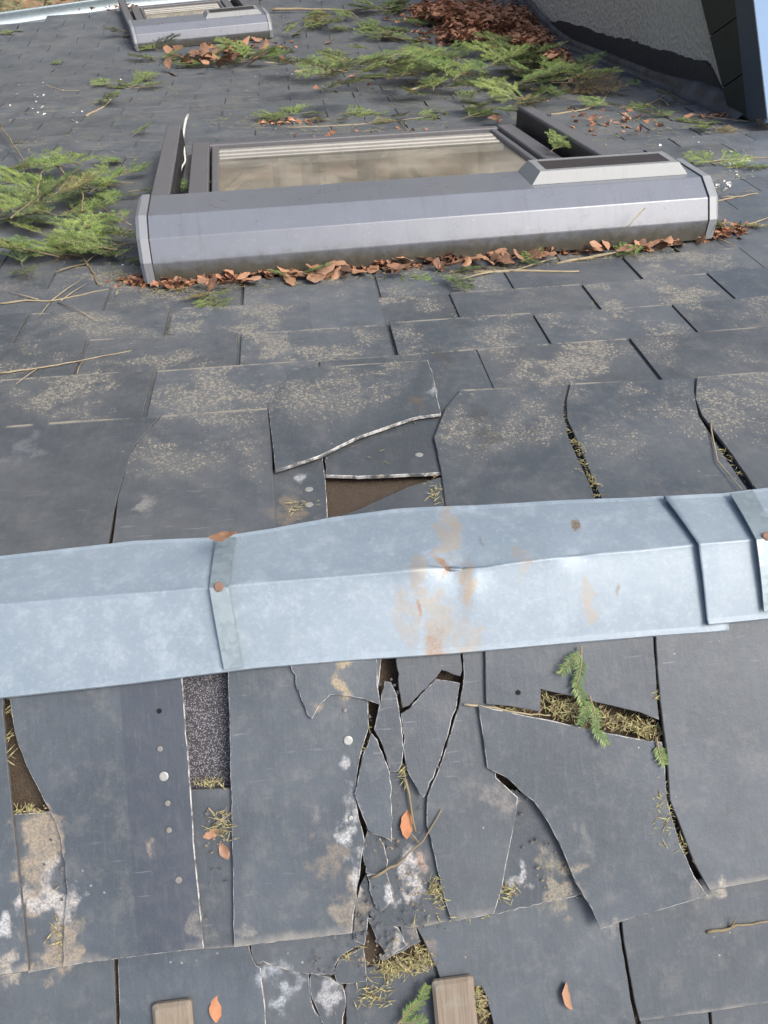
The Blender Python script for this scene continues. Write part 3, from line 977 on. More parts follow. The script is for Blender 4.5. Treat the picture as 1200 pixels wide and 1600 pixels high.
# ------------------------------------------------------------------ skylights
def skylight(name, label, org, U, V, N, w, l, s=1.0, solar=True, shaft=True):
    """org: middle of the near edge on the deck; U along the ridge, V down the slope, N up"""
    root = empty(name, org, label, 'skylight', 'roof windows with grey shutter boxes')
    rw = root.location.copy()

    def T(u, v, h):
        return U * u + V * v + N * h                     # relative to the root
    hw = w / 2
    prof = [(.0, .024), (-.004, .072), (.018, .120), (.070, .156), (.212, .163), (.230, .138), (.230, .040), (.03, .022)]
    prof = [(a * s, b * s) for a, b in prof]

    def extr(u0, u1, pr, name, mats, parent, uvd=False):
        n = len(pr)
        vs = [T(u0, *p) for p in pr] + [T(u1, *p) for p in pr]
        fs = [(i, n + i, n + (i + 1) % n, (i + 1) % n) for i in range(n)] + [tuple(range(n)), tuple(range(2 * n - 1, n - 1, -1))]
        uv = [(0, p[1] / (.168 * s)) for p in pr] + [(1, p[1] / (.168 * s)) for p in pr]
        o = mesh_obj(name, vs, fs, mats, parent, None, uv)
        bm = bmesh.new()
        bm.from_mesh(o.data)
        bmesh.ops.recalc_face_normals(bm, faces=bm.faces)
        bm.to_mesh(o.data)
        bm.free()
        md = o.modifiers.new('bevel', 'BEVEL')
        md.width = .0015
        md.segments = 1
        md.limit_method = 'ANGLE'
        md.angle_limit = radians(15)
        return o
    box = extr(-hw + .026 * s, hw - .026 * s, prof, 'shutter_box', M_BOX, root)
    pc = [(a * 1.0 + (-.003 if a < .1 * s else .003), b + .003) for a, b in prof]
    mid = (.11 * s, .09 * s)
    pin = [(mid[0] + (a - mid[0]) * .93, mid[1] + (b - mid[1]) * .93) for a, b in pc]
    for sd in (-1, 1):
        u_in, u_mid, u_out = sd * (hw - .0255 * s), sd * (hw - .008 * s), sd * hw
        n = len(pc)
        vs = [T(u_in, *p) for p in pc] + [T(u_mid, *p) for p in pc] + [T(u_out, *p) for p in pin]
        fs = []
        for k in (0, n):
            fs += [(k + i, k + n + i, k + n + (i + 1) % n, k + (i + 1) % n) for i in range(n)]
        fs += [tuple(range(n)), tuple(range(3 * n - 1, 2 * n - 1, -1))]
        o = mesh_obj('end_cap', vs, fs, M_CAP, root)
        bm = bmesh.new()
        bm.from_mesh(o.data)
        bmesh.ops.recalc_face_normals(bm, faces=bm.faces)
        bm.to_mesh(o.data)
        bm.free()
        # dark seam between box and cap
        ps = [(a * 1.0, b + .0012) for a, b in prof]
        extr(sd * (hw - .0275 * s) - .001, sd * (hw - .0275 * s) + .001, ps, 'seam', M_DARK, box)

    def bx(u0, u1, v0, v1, h0, h1, nm, mat, parent=root, bev=.003):
        b = MB()
        b.box((u0, v0, h0), (u1, v1, h1), 0, T, bev)
        o = b.build(nm, mat, parent)
        bm = bmesh.new()
        bm.from_mesh(o.data)
        bmesh.ops.recalc_face_normals(bm, faces=bm.faces)
        bm.to_mesh(o.data)
        bm.free()
        return o
    gw = .048 * s
    v0 = .18 * s
    for sd in (-1, 1):
        uo = sd * (hw - (.004 if sd < 0 else .045) * s)
        ui = uo - sd * gw
        a, b = min(uo, ui), max(uo, ui)
        rail = bx(a, b, v0, l, .02 * s, .112 * s, 'guide_rail', M_FRAME)
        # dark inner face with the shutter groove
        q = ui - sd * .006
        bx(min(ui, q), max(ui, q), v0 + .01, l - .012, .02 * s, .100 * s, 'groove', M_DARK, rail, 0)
        fi = ui - sd * .035 * s
        fj = fi - sd * .058 * s
        fr = bx(min(fi, fj), max(fi, fj), v0, l - .05 * s, .01, .062 * s, 'frame_side', M_FRAME)
        if s > .9:
            bx(min(fi, fj), max(fi, fj), v0 + .24, v0 + .243, .0, .0632 * s, 'joint', M_ALU, fr, 0)
        gi = fj - sd * .008 * s
        gj = gi - sd * .022 * s
        bx(min(gi, gj), max(gi, gj), v0, l - .07 * s, .01, .052 * s, 'sash', M_FRAME)
        # gutter floor between rail and frame
        bx(min(ui, fi), max(ui, fi), v0, l - .05 * s, .0, .022 * s, 'frame_gutter', M_FRAME, root, 0)
    pi_ = hw - .045 * s - gw - .035 * s - .058 * s - .008 * s - .022 * s
    pl_ = pi_ + .041 * s
    bx(-pl_ - .03 * s, pi_ + .03 * s, l - .075 * s, l - .035 * s, .01, .056 * s, 'frame_bottom', M_FRAME)
    # pale strips imitating the lower frame's reflection at the end of the pane
    for i in range(4):
        vv = l - .078 * s - .045 * s * (i + 1)
        bx(-pl_, pi_, vv, vv + .034 * s, .024 * s, .0385 * s + .002 * (3 - i), 'reflection_strip', M_ALU, root, .004)
    vg1 = l - .075 * s
    bx(-pl_, pi_, v0 - .02, vg1, .0385 * s - .004, .0385 * s, 'pane', M_GLASS, root, 0)
    if shaft:
        # reveal of the window below the glass
        b = MB()
        d = -.10
        A = [(-pl_, v0 - .02), (pi_, v0 - .02), (pi_, vg1), (-pl_, vg1)]
        b.add([T(x, y, .0385 * s - .008) for x, y in A] + [T(x, y, d) for x, y in A], [(0, 1, 5, 4), (1, 2, 6, 5), (2, 3, 7, 6), (3, 0, 4, 7), (4, 5, 6, 7)])
        b.build('reveal', M_INT, root)
        b = MB()
        c0 = T(.03, .48, .018)
        b.tube([T(.02, .60, .015), T(.15, .63, .026), T(.19, .66, .026), T(.205, .70, .026), T(.19, .745, .015)], .007, 8)
        b.build('handle', M_ALU, root)
    if solar:
        # solar panel sits on the top face of the box
        a0, a1 = prof[3], prof[4]
        dv, dh = a1[0] - a0[0], a1[1] - a0[1]
        ln = hypot(dv, dh)
        dv, dh = dv / ln, dh / ln
        nv, nh = -dh, dv

        def TS(x, q, h):
            return T(x, a0[0] + dv * q + nv * h, a0[1] + dh * q + nh * h)
        xr = hw - .05 * s
        xl = xr - .40 * s
        q0, q1, hh, c = .025 * s, .142 * s, .027 * s, .022 * s
        vs = [TS(x, q, .0005) for x, q in ((xl, q0), (xr, q0), (xr, q1), (xl, q1))] + [TS(x, q, hh) for x, q in ((xl + c, q0 + c * .6), (xr - c, q0 + c * .6), (xr - c, q1 - c * .4), (xl + c, q1 - c * .4))]
        vs += [TS(x, q, hh) for x, q in ((xl + c * 1.8, q0 + c * 1.2), (xr - c * 1.8, q0 + c * 1.2), (xr - c * 1.8, q1 - c * .9), (xl + c * 1.8, q1 - c * .9))]
        vs += [TS(x, q, hh - .002) for x, q in ((xl + c * 1.8, q0 + c * 1.2), (xr - c * 1.8, q0 + c * 1.2), (xr - c * 1.8, q1 - c * .9), (xl + c * 1.8, q1 - c * .9))]
        fs = []
        for k in (0, 4, 8):
            fs += [(k + i, k + (i + 1) % 4, k + 4 + (i + 1) % 4, k + 4 + i) for i in range(4)]
        fs.append((12, 13, 14, 15))
        o = mesh_obj('solar_panel', vs[:16], fs, M_SOLF, root)
        cell = [TS(x, q, hh - .0012) for x, q in ((xl + c * 1.8, q0 + c * 1.2), (xr - c * 1.8, q0 + c * 1.2), (xr - c * 1.8, q1 - c * .9), (xl + c * 1.8, q1 - c * .9))]
        mesh_obj('solar_cell', cell, [(0, 1, 2, 3)], M_CELL, o)
    return root


def frame_at(u, v, yaw, roll=0.0):
    P = far(u, v, 0)
    Vv = (far(u, v + .3, 0) - P).normalized()
    Uu = Vector((1, 0, 0))
    Nn = Uu.cross(Vv).normalized()
    Rz = Matrix.Rotation(yaw, 3, Nn)
    Uu, Vv = Rz @ Uu, Rz @ Vv
    Rr2 = Matrix.Rotation(roll, 3, Vv)
    Uu, Nn = Rr2 @ Uu, Rr2 @ Nn
    return P, Uu, Vv, Nn


P, Uu, Vv, Nn = frame_at(SKY1['c'][0], SKY1['c'][1], SKY1['yaw'])
skylight('skylight', 'large grey roof window with solar panel on its shutter box, brown leaves along it', P, Uu, Vv, Nn, SKY1['w'], SKY1['l'])
ua, va = fuv(212, 82, .02)
ub, vb_ = fuv(427, 60, .02)
P2_, Uu, Vv, Nn = frame_at((ua + ub) / 2, (va + vb_) / 2, math.atan2(vb_ - va, ub - ua) * .9)
skylight('skylight', 'small far roof window with pale leaves heaped against its shutter box', P2_, Uu, Vv, Nn, hypot(ub - ua, vb_ - va), 1.0, .92)

# ------------------------------------------------------------------ eaves gutter
b = MB()
gp = []
for u, v in [(-4.2, 5.62), (-3.0, 5.78), (-1.97, 5.92), (-1.2, 6.27), (-.5, 6.43), (.8, 6.50), (1.7, 6.52)]:
    gp.append((u, v))
sec = []
for i in range(11):
    a = pi * i / 10
    sec.append((.07 - .07 * cos(a), -.062 * sin(a)))
sec += [(.14, .012), (.150, .016), (.156, .008), (.150, -.002)]
sec = [(-.06, .022), (-.005, .012)] + sec
vs, fs = [], []
for i, (u, v) in enumerate(gp):
    a = gp[max(0, i - 1)]
    c = gp[min(len(gp) - 1, i + 1)]
    d = (far(*c) - far(*a))
    d.z = 0
    d.normalize()
    o_ = Vector((-d.y, d.x, 0))
    base = far(u, v, .004)
    for (x, z) in sec:
        vs.append(base + o_ * x + Vector((0, 0, z)))
m = len(sec)
for i in range(len(gp) - 1):
    for k in range(m - 1):
        fs.append((i * m + k, (i + 1) * m + k, (i + 1) * m + k + 1, i * m + k + 1))
gt = mesh_obj('gutter', vs, fs, M_GALV, None, None, None, True)
md = gt.modifiers.new('thickness', 'SOLIDIFY')
md.thickness = .002
tag(gt, 'pale zinc half-round gutter along the eaves in the upper left corner', 'gutter')

# ------------------------------------------------------------------ the dormer at the right
XW = 1.74
dorm = empty('dormer', (XW, 2.4, -1.12), 'rendered dormer side with black tarred base, dark slated verge and blue metal roof edge', 'dormer')
off = dorm.location


def rel(pts):
    return [Vector(p) - off for p in pts]


def roofz(y):
    lo, hi = 0, 12
    for _ in range(30):
        m_ = (lo + hi) / 2
        if far(0, m_).y < y:
            lo = m_
        else:
            hi = m_
    return far(0, lo).z


fa, fb = xpt(1140, 182, 1.70), xpt(1095, 0, 1.70)         # lower edge of the fascia
dslope = (fb.z - fa.z) / (fb.y - fa.y)


def fz(y):
    return fa.z + dslope * (y - fa.y)


# cheek wall, a grid so that it can be uneven
vs, fs = [], []
ny, nz_ = 40, 12
for i in range(ny + 1):
    y = 2.2 + (6.6 - 2.2) * i / ny
    for j in range(nz_ + 1):
        z0, z1 = roofz(y) - .05, max(roofz(y) + .02, fz(y) + .05)
        z = z0 + (z1 - z0) * j / nz_
        vs.append(Vector((XW + mnoise.noise(Vector((0, y * 3, z * 3))) * .008, y, z)))
for i in range(ny):
    for j in range(nz_):
        a = i * (nz_ + 1) + j
        fs.append((a, a + 1, a + nz_ + 2, a + nz_ + 1))
cheek = mesh_obj('cheek_wall', rel(vs), fs, M_WALL, dorm, None, None, True)
md = cheek.modifiers.new('thickness', 'SOLIDIFY')
md.thickness = .12
md.offset = -1
# tarred strip with ragged upper edge
top = [(800, 12), (838, 32), (880, 34), (920, 46), (960, 60), (985, 62), (1010, 72), (1040, 80), (1062, 88), (1090, 95), (1104, 97), (1112, 110)]
rj = random.Random(5)
tp = []
for (a, b_), (c, d) in zip(top, top[1:]):
    for k in range(6):
        f = k / 6
        tp.append(xpt(a + (c - a) * f, b_ + (d - b_) * f + rj.uniform(-2.2, 2.2), XW - .012))
tp = [Vector((XW - .012, 6.6, roofz(6.6) + .14))] + tp + [Vector((XW - .012, 2.2, tp[-1].z))]
tp.sort(key=lambda p: -p.y)
n = len(tp)
vs = [Vector((XW - .012, p.y, p.z)) for p in tp] + [Vector((XW - .012, p.y, roofz(p.y) - .04)) for p in tp] + [Vector((XW + .03, p.y, p.z)) for p in tp]
fs = [(i, i + 1, n + i + 1, n + i) for i in range(n - 1)] + [(2 * n + i, 2 * n + i + 1, i + 1, i) for i in range(n - 1)]
mesh_obj('tarred_base', rel(vs), fs, M_BIT, dorm)
# lead flashing: upstand and foot
vs, fs = [], []
ys = [2.26 + i * .06 for i in range(74)]
for y in ys:
    z = roofz(y)
    wv_ = mnoise.noise(Vector((y * 6, 0, 0))) * .006
    bulge = .02 if y < 2.9 else .0
    hgt = .055 + .03 * math.exp(-((y - 2.6) / .3) ** 2)
    for (dx, dz) in ((-.013, hgt + .012), (-.020, hgt + .012), (-.028 - bulge * .6, hgt * .7), (-.034 - bulge + wv_, hgt * .3), (-.05 - bulge, .022), (-.115 + wv_, .019), (-.118 + wv_, .012)):
        vs.append(Vector((XW + dx, y, z + dz)))
for i in range(len(ys) - 1):
    for k in range(6):
        a = i * 7 + k
        fs.append((a, a + 7, a + 8, a + 1))
mesh_obj('lead_flashing', rel(vs), fs, M_LEAD, dorm, None, None, True)
# slated verge: pieces butting along slanting joints
XF = 1.70
lowl = lambda t: (1140 + (1095 - 1140) * t, 182 - 182 * t)
upl = lambda t: (1167 + (1148 - 1167) * t, 180 - 180 * t)
cuts = [(-.02, -.02), (.247, .36), (.69, .85), (1.15, 1.3), (1.6, 1.75), (2.1, 2.25)]
for (a, b_), (c, d) in zip(cuts, cuts[1:]):
    q = [xpt(*lowl(a + .006), XF), xpt(*lowl(c - .006), XF), xpt(*upl(d - .006), XF), xpt(*upl(b_ + .006), XF)]
    vs = q + [p + Vector((.03, 0, 0)) for p in q]
    mesh_obj('slate', rel(vs), [(0, 1, 2, 3), (7, 6, 5, 4)] + [(i, 4 + i, 4 + (i + 1) % 4, (i + 1) % 4) for i in range(4)], M_FASC, dorm)
XT = 1.675
upr = lambda t: (1198 + (1177 - 1198) * t, 180 - 180 * t)
q = [xpt(*upl(-.03), XT), xpt(*upl(2.3), XT), xpt(*upr(2.3), XT), xpt(*upr(-.03), XT)]
vs = q + [p + Vector((.06, 0, 0)) for p in q]
mesh_obj('verge_trim', rel(vs), [(0, 1, 2, 3), (7, 6, 5, 4)] + [(i, 4 + i, 4 + (i + 1) % 4, (i + 1) % 4) for i in range(4)], M_VERGE, dorm)
a_, b_ = q[3], q[2]
vs = [a_ + Vector((.002, 0, .002)), b_ + Vector((.002, 0, .002)), b_ + Vector((2.5, 0, .35)), a_ + Vector((2.5, 0, .35))]
vs += [p - Vector((0, 0, .02)) for p in vs]
mesh_obj('roof_sheet', rel(vs), [(0, 1, 2, 3), (7, 6, 5, 4)] + [(i, 4 + i, 4 + (i + 1) % 4, (i + 1) % 4) for i in range(4)], M_DROOF, dorm)

# ------------------------------------------------------------------ roof ladder
lad = empty('roof_ladder', npt(490, 1600, .02), 'weathered wooden roof ladder, its two rail ends showing at the bottom edge', 'ladder')
lo_ = lad.location
for (xl, xr, yt) in ((236, 299, 1573), (675, 741, 1536)):
    h1 = .018
    (ul, vt) = nuv(xl, yt, h1)
    (ur, _) = nuv(xr, yt, h1)
    b = MB()
    c = .004
    zs = []
    out = [(ul + c, vt), (ur - c, vt), (ur - c * .3, vt + c * .3), (ur, vt + c), (ur + .004, 2.0), (ul + .004, 2.0), (ul, vt + c), (ul + c * .3, vt + c * .3)]
    n = len(out)
    lv = [(0.009, 0), (h1 - .004, 0), (h1, .004)]
    cu, cv = (ul + ur) / 2, 1.2
    vs = []
    for h, ins in lv:
        for (u, v) in out:
            uu = u + (ins if u < cu else -ins)
            vv2 = v + (ins if v < cv else -ins)
            vs.append(near(uu, vv2, h) - lo_)
    fs = [tuple(range(2 * n, 3 * n))[::-1]]
    for k in (0, n):
        fs += [(k + i, k + n + i, k + n + (i + 1) % n, k + (i + 1) % n) for i in range(n)]
    mesh_obj('rail', vs, fs, M_WOOD, lad)
for vr in (.74, 1.04, 1.34, 1.64, 1.94):
    b = MB()
    ul = nuv(268, 1573, .04)[0]
    ur = nuv(708, 1536, .04)[0]
    b.tube([near(ul, vr, .036) - lo_, near(ur, vr, .036) - lo_], .013, 10)
    b.build('rung', M_WOOD, lad)


# ------------------------------------------------------------------ fir branches
def needle_verts(base, d, side, up, ln, wd, V_, F_):
    tip = base + (d * .45 + side * .85 + up).normalized() * ln
    ax = (tip - base).normalized()
    wv = ax.cross(Vector((0, 0, 1)))
    if wv.length < 1e-3:
        wv = Vector((1, 0, 0))
    wv = wv.normalized() * wd * .5
    b = len(V_)
    mid = base.lerp(tip, .45)
    V_ += [base, mid + wv, tip, mid - wv]
    F_ += [(b, b + 1, b + 2, b + 3)]


def fir_proto(seed, L, nside, spacing=.0034, flat=1.0):
    r = random.Random(seed)
    stem = MB()
    V_, F_ = [], []
    paths = []
    bend = r.uniform(-.5, .5)
    n = 9
    pts = []
    p = Vector((0, 0, .012))
    ang = 0
    for i in range(n + 1):
        pts.append(p.copy())
        ang += bend / n + r.uniform(-.06, .06)
        p = p + Vector((cos(ang), sin(ang), r.uniform(-.05, .09) * flat)) * (L / n)
    paths.append((pts, .0028))
    for k in range(nside):
        t = .15 + .8 * k / max(1, nside - 1)
        i = min(n - 1, int(t * n))
        base = pts[i].lerp(pts[i + 1], t * n - i)
        d = (pts[i + 1] - pts[i]).normalized()
        s = 1 if k % 2 else -1
        a = math.atan2(d.y, d.x) + s * r.uniform(.65, 1.05)
        ln = L * r.uniform(.32, .5) * (1.1 - t) + .035
        q = [base]
        m_ = 5
        for j in range(m_):
            a -= s * r.uniform(0, .12)
            q.append(q[-1] + Vector((cos(a), sin(a), r.uniform(-.12, .25) * flat)) * (ln / m_))
        paths.append((q, .0014))
        if ln > .07:
            for s2 in (-1, 1):
                b2 = q[2 if s2 < 0 else 3]
                a2 = a + s2 * r.uniform(.6, .9)
                l2 = ln * .45
                q2 = [b2]
                for j in range(3):
                    q2.append(q2[-1] + Vector((cos(a2), sin(a2), r.uniform(-.1, .25) * flat)) * (l2 / 3))
                paths.append((q2, .001))
    for q, rad in paths:
        stem.tube(q, [rad * (1 - .6 * i / (len(q) - 1)) for i in range(len(q))], 5)
        start = .3 if rad > .002 else .0
        tot = sum((b_ - a).length for a, b_ in zip(q, q[1:]))
        acc = 0
        pos_ = 0
        for a, b_ in zip(q, q[1:]):
            sl = (b_ - a).length
            d = (b_ - a).normalized()
            sd = Vector((-d.y, d.x, 0)).normalized()
            while pos_ < acc + sl:
                if pos_ > tot * start:
                    pt = a.lerp(b_, (pos_ - acc) / sl)
                    for s in (-1, 1):
                        tl = pos_ / tot
                        ln = r.uniform(.012, .021) * (1 - .35 * max(0, tl - .7) / .3)
                        needle_verts(pt, d, sd * s * r.uniform(.75, 1.1), Vector((0, 0, r.uniform(-.15, .55))), ln, .0028, V_, F_)
                pos_ += spacing * r.uniform(.7, 1.3)
            acc += sl
    ms = bpy.data.meshes.new('stem')
    ms.from_pydata([tuple(v) for v in stem.v], [], stem.f)
    ms.materials.append(M_BARK)
    mn = bpy.data.meshes.new('needles')
    mn.from_pydata([tuple(v) for v in V_], [], F_)
    mn.materials.append(M_NEEDLE)
    return ms, mn


PROTO = [fir_proto(s, L, k) for s, L, k in ((1, .30, 10), (2, .26, 9), (3, .22, 8), (4, .34, 12), (5, .18, 7), (6, .12, 4))]
TIP = [fir_proto(21, .085, 2, .0022), fir_proto(22, .06, 0, .002)]


def surf_matrix(P, nrm, az, scale=1, tx=0, ty=0):
    nrm = Vector(nrm).normalized()
    a = Vector((cos(az), sin(az), 0))
    a = (a - nrm * a.dot(nrm)).normalized()
    b_ = nrm.cross(a)
    m = Matrix((a, b_, nrm)).transposed()
    m = m @ Matrix.Rotation(tx, 3, 'X') @ Matrix.Rotation(ty, 3, 'Y')
    return Matrix.Translation(P) @ (m.to_4x4()) @ Matrix.Scale(scale, 4)


def fir(P, nrm, az, scale, label, group, proto, hue=.2, tx=0, ty=0, name='fir_branch'):
    o = empty(name, (0, 0, 0), label, 'fir branch', group)
    dead = rf.uniform(.5, 1) if group and rf.random() < .08 else rf.uniform(0, .15)
    o.matrix_world = surf_matrix(P, nrm, az, scale, tx, ty)
    for nm, me in zip(('stem', 'needles'), proto):
        c = bpy.data.objects.new(nm, me)
        link(c, o)
        c.color = (hue, dead, 0, 1)
    return o


rf = random.Random(11)


def heap(cells, label, group, hue=(.0, .5), sc=(.6, 1.1), hmax=.03):
    """cells: (px, py, spread x, spread y, count)"""
    for (x, y, sx, sy, n) in cells:
        for _ in range(n):
            px, py = x + rf.gauss(0, sx * .5), y + rf.gauss(0, sy * .5)
            P = fpt(px, py, .016 + rf.uniform(0, hmax))
            if P.x > 1.66 or P.y > 6.1:
                continue
            fir(P, NF, rf.uniform(0, 2 * pi), rf.uniform(*sc), label, group, rf.choice(PROTO), rf.uniform(*hue), rf.uniform(-.35, .35), rf.uniform(-.32, .15))


heap([(50, 335, 90, 40, 8), (150, 292, 80, 34, 9), (195, 320, 40, 50, 9), (30, 285, 50, 26, 5), (110, 265, 60, 14, 4), (10, 320, 40, 40, 4), (110, 345, 70, 34, 5)],
     'green fir branch in the thick heap left of the large roof window', 'fir heap left of the large roof window', (.0, .7), (.42, .82), .05)
heap([(75, 375, 22, 20, 4), (100, 400, 25, 12, 3), (60, 400, 15, 12, 2)], 'yellow-green fir branch hanging below the left heap', 'yellowish fir branches at left', (.75, 1.0), (.45, .7), .015)
heap([(190, 400, 15, 20, 4), (205, 375, 8, 18, 2)], 'fir branch pressed against the left end of the shutter box', 'fir branches at the box end', (.0, .3), (.4, .65), .02)
heap([(790, 100, 100, 34, 24), (680, 100, 120, 34, 20), (870, 118, 70, 26, 15), (800, 148, 70, 34, 18), (720, 128, 110, 34, 13), (610, 115, 90, 30, 11), (550, 98, 80, 22, 10), (525, 114, 50, 14, 7)],
     'green fir branch in the big heap before the rendered dormer side', 'fir heap before the dormer', (.15, .9), (.6, 1.15), .08)
heap([(560, 40, 60, 16, 8), (640, 15, 50, 10, 8), (500, 35, 40, 10, 5), (450, 55, 30, 10, 3), (600, 60, 60, 10, 6)],
     'fir branch lying between the small window and the brown leaf drift', 'fir branches beyond the large window', (.1, .6), (.6, 1.1), .04)
heap([(320, 96, 50, 5, 10), (405, 85, 25, 9, 7), (260, 98, 25, 4, 6), (240, 82, 12, 6, 3), (203, 58, 5, 7, 3), (370, 96, 20, 6, 6)],
     'fir branch mixed with leaves before the small far window', 'fir branches before the small window', (.2, .7), (.5, .85), .03)
heap([(200, 140, 35, 10, 6), (240, 125, 15, 7, 3), (165, 150, 12, 8, 2)], 'loose green fir branch on the slates left of the large window, near the small one', 'fir branches lying between the two windows', (.4, .8), (.45, .7), .01)
heap([(450, 180, 40, 9, 5), (410, 185, 14, 6, 2), (520, 183, 18, 7, 2), (560, 188, 30, 5, 2), (640, 182, 30, 8, 3), (700, 178, 20, 10, 3)], 'sparse fir sprig just beyond the large window pane', 'fir sprigs beyond the window pane', (.3, .8), (.35, .55), .008)
heap([(205, 213, 12, 4, 1), (360, 20, 20, 6, 2), (20, 50, 14, 6, 3), (80, 98, 5, 3, 1)], 'single small fir sprig lying alone on the open slates at upper left', 'scattered fir sprigs at upper left', (.4, .9), (.3, .5), .006)
heap([(1062, 155, 16, 8, 3), (1110, 200, 24, 6, 4), (1050, 185, 14, 6, 3), (1120, 258, 14, 10, 3), (950, 165, 30, 8, 3), (985, 140, 20, 8, 2)],
     'small fir sprig on the slates between window and dormer', 'fir sprigs between window and dormer', (.3, .8), (.35, .55), .008)
heap([(1150, 355, 14, 8, 3)], 'fir sprig beside the right end of the shutter box', 'fir sprigs at the right box end', (.3, .5), (.45, .6), .01)
heap([(620, 425, 20, 5, 2), (710, 428, 14, 4, 2), (820, 405, 22, 4, 2), (330, 458, 30, 5, 2), (985, 405, 14, 3, 1), (460, 435, 30, 4, 2)],
     'small fir sprig among the brown leaves under the shutter box', 'fir sprigs under the shutter box', (.2, .5), (.28, .45), .006)
heap([(740, 170, 30, 16, 4), (720, 185, 12, 8, 2)], 'fir sprig beyond the right corner of the window pane', 'fir sprigs at the pane corner', (.2, .6), (.4, .6), .02)
heap([(35, 420, 10, 6, 2)], 'dark green fir tuft on the slates at the left edge', 'dark fir tufts at left', (0, .1), (.35, .45), .004)
# sprigs lying in the frame of the large window
for (px, py, h, az, sc) in ((885, 235, .07, 1.9, .5), (860, 240, .075, .6, .45), (905, 238, .075, 2.6, .4)):
    fir(fpt(px, py, h), NF, az, sc, 'fir sprig caught inside the right rail of the large window', 'fir sprigs in the window frame', PROTO[4], .5, 0, -.4)
# hanging sprig over the broken slates on the near side
a0 = npt(905, 1008, .027)
fir(a0, NN, -1.62, .62, 'green fir sprig hanging from the ridge over the broken slate', None, TIP[0], .25, 0, .05, 'fir_sprig')
fir(npt(918, 1085, .026), NN, -1.35, .55, 'fresh green fir tip lying across the needle-filled gap', None, TIP[0], .2, 0, .0, 'fir_sprig')
fir(npt(1022, 1150, .022), NN, -1.6, .6, 'dark green fir tip at the end of the needle-filled gap', None, TIP[1], .1, 0, 0, 'fir_sprig')
fir(npt(618, 1600, .004), NN, .9, .55, 'green fir sprig at the bottom edge beside the ladder rail', None, TIP[0], .1, 0, 0, 'fir_sprig')


# ------------------------------------------------------------------ bare twigs
def twig(pts, r, label, side=(), sl='f', mat=None, h=.018):
    f_ = (lambda x, y, hh: fpt(x, y, hh)) if sl == 'f' else (lambda x, y, hh: npt(x, y, hh))
    P = [f_(x, y, h + (hh if len(q) else 0)) for (x, y, *q) in pts for hh in ([q[0]] if q else [0])]
    # smooth the path a little and add wobble
    out = []
    for a, c in zip(P, P[1:]):
        for k in range(4):
            out.append(a.lerp(c, k / 4) + Vector((rf.uniform(-1, 1), rf.uniform(-1, 1), rf.uniform(-.3, .6))) * r * .6)
    out.append(P[-1])
    b = MB()
    b.tube(out, [r * (1 - .55 * i / (len(out) - 1)) for i in range(len(out))], 6)
    for (pa, pb) in side:
        A, B = f_(*pa, h), f_(*pb, h + .006)
        mid = A.lerp(B, .5) + Vector((rf.uniform(-1, 1), rf.uniform(-1, 1), 1)) * r
        b.tube([A, mid, B], [r * .6, r * .5, r * .25], 5)
    o = b.build('bare_twig', mat or M_TWIG, None, True)
    return tag(o, label, 'twig', 'bare twigs on the roof')


twig([(0, 583), (60, 575), (120, 565), (205, 548)], .0019, 'long thin twig lying over slates at the left edge', [((60, 575), (25, 600)), ((130, 563), (120, 585))])
twig([(0, 475), (40, 470), (80, 470), (130, 460), (168, 452)], .0023, 'branched bare twig on slates below the left fir heap', [((80, 470), (62, 493)), ((80, 470), (130, 435)), ((90, 472), (150, 500)), ((60, 468), (12, 455)), ((95, 470), (135, 443))])
twig([(62, 330), (58, 300), (65, 270), (82, 250)], .004, 'curved pale twig standing out of the left fir heap', [], h=.06)
twig([(0, 328), (40, 318), (80, 315)], .004, 'pale stick at the left edge in the fir heap', [], h=.07)
twig([(0, 195), (20, 225), (40, 255), (60, 280)], .004, 'dark thin branch rising left of the fir heap', [((20, 225), (45, 222)), ((40, 255), (35, 275))], mat=M_BARK, h=.05)
twig([(85, 255), (110, 280), (130, 305), (128, 330)], .004, 'dark arched branch in the middle of the left fir heap', [], mat=M_BARK, h=.07)
twig([(140, 310), (170, 332), (205, 352)], .003, 'thin twig pointing at the shutter box left end', [], h=.05)
twig([(130, 405), (145, 425), (155, 445)], .004, 'short dark stick below the left fir heap', [((135, 412), (85, 425)), ((135, 410), (160, 395))], mat=M_BARK)
twig([(250, 402), (290, 425), (420, 428), (620, 418), (700, 415)], .002, 'very thin stem along the leaves under the shutter box', [], h=.012)
twig([(740, 425), (820, 423), (905, 424)], .0042, 'thick pale stick on the slates under the shutter box', [((800, 424), (870, 402)), ((780, 423), (720, 436))])
twig([(870, 412), (960, 395), (1050, 378), (1110, 370), (1200, 340)], .0038, 'long pale branch leading from the leaves to the right edge', [((1090, 372), (1140, 365)), ((1110, 369), (1150, 385)), ((1000, 388), (930, 402))])
twig([(1008, 325, .09), (985, 350, .10), (955, 375, .06)], .0018, 'wiry grass stem leaning on the shutter box', [], h=.03)
twig([(135, 182), (165, 165), (188, 140), (215, 132)], .005, 'crooked bare stick on the slates beside loose fir branches', [((188, 140), (240, 135))])
twig([(65, 130), (90, 140), (130, 143)], .004, 'pale bent twig on open slates at upper left', [])
twig([(250, 12), (262, 15), (290, 12)], .006, 'stick before the small window glass', [])
twig([(425, 16), (480, 16), (540, 18), (620, 12)], .010, 'long straight branch right of the small window', [((540, 18), (560, 30))], h=.04)
twig([(410, 98), (450, 98), (480, 100)], .005, 'straight twig right of the leaf heap', [])
twig([(460, 113), (500, 108), (520, 116)], .006, 'pale twig under the fir heap', [])
twig([(575, 100), (620, 85), (680, 80)], .006, 'long pale branch across the fir heap', [], h=.05)
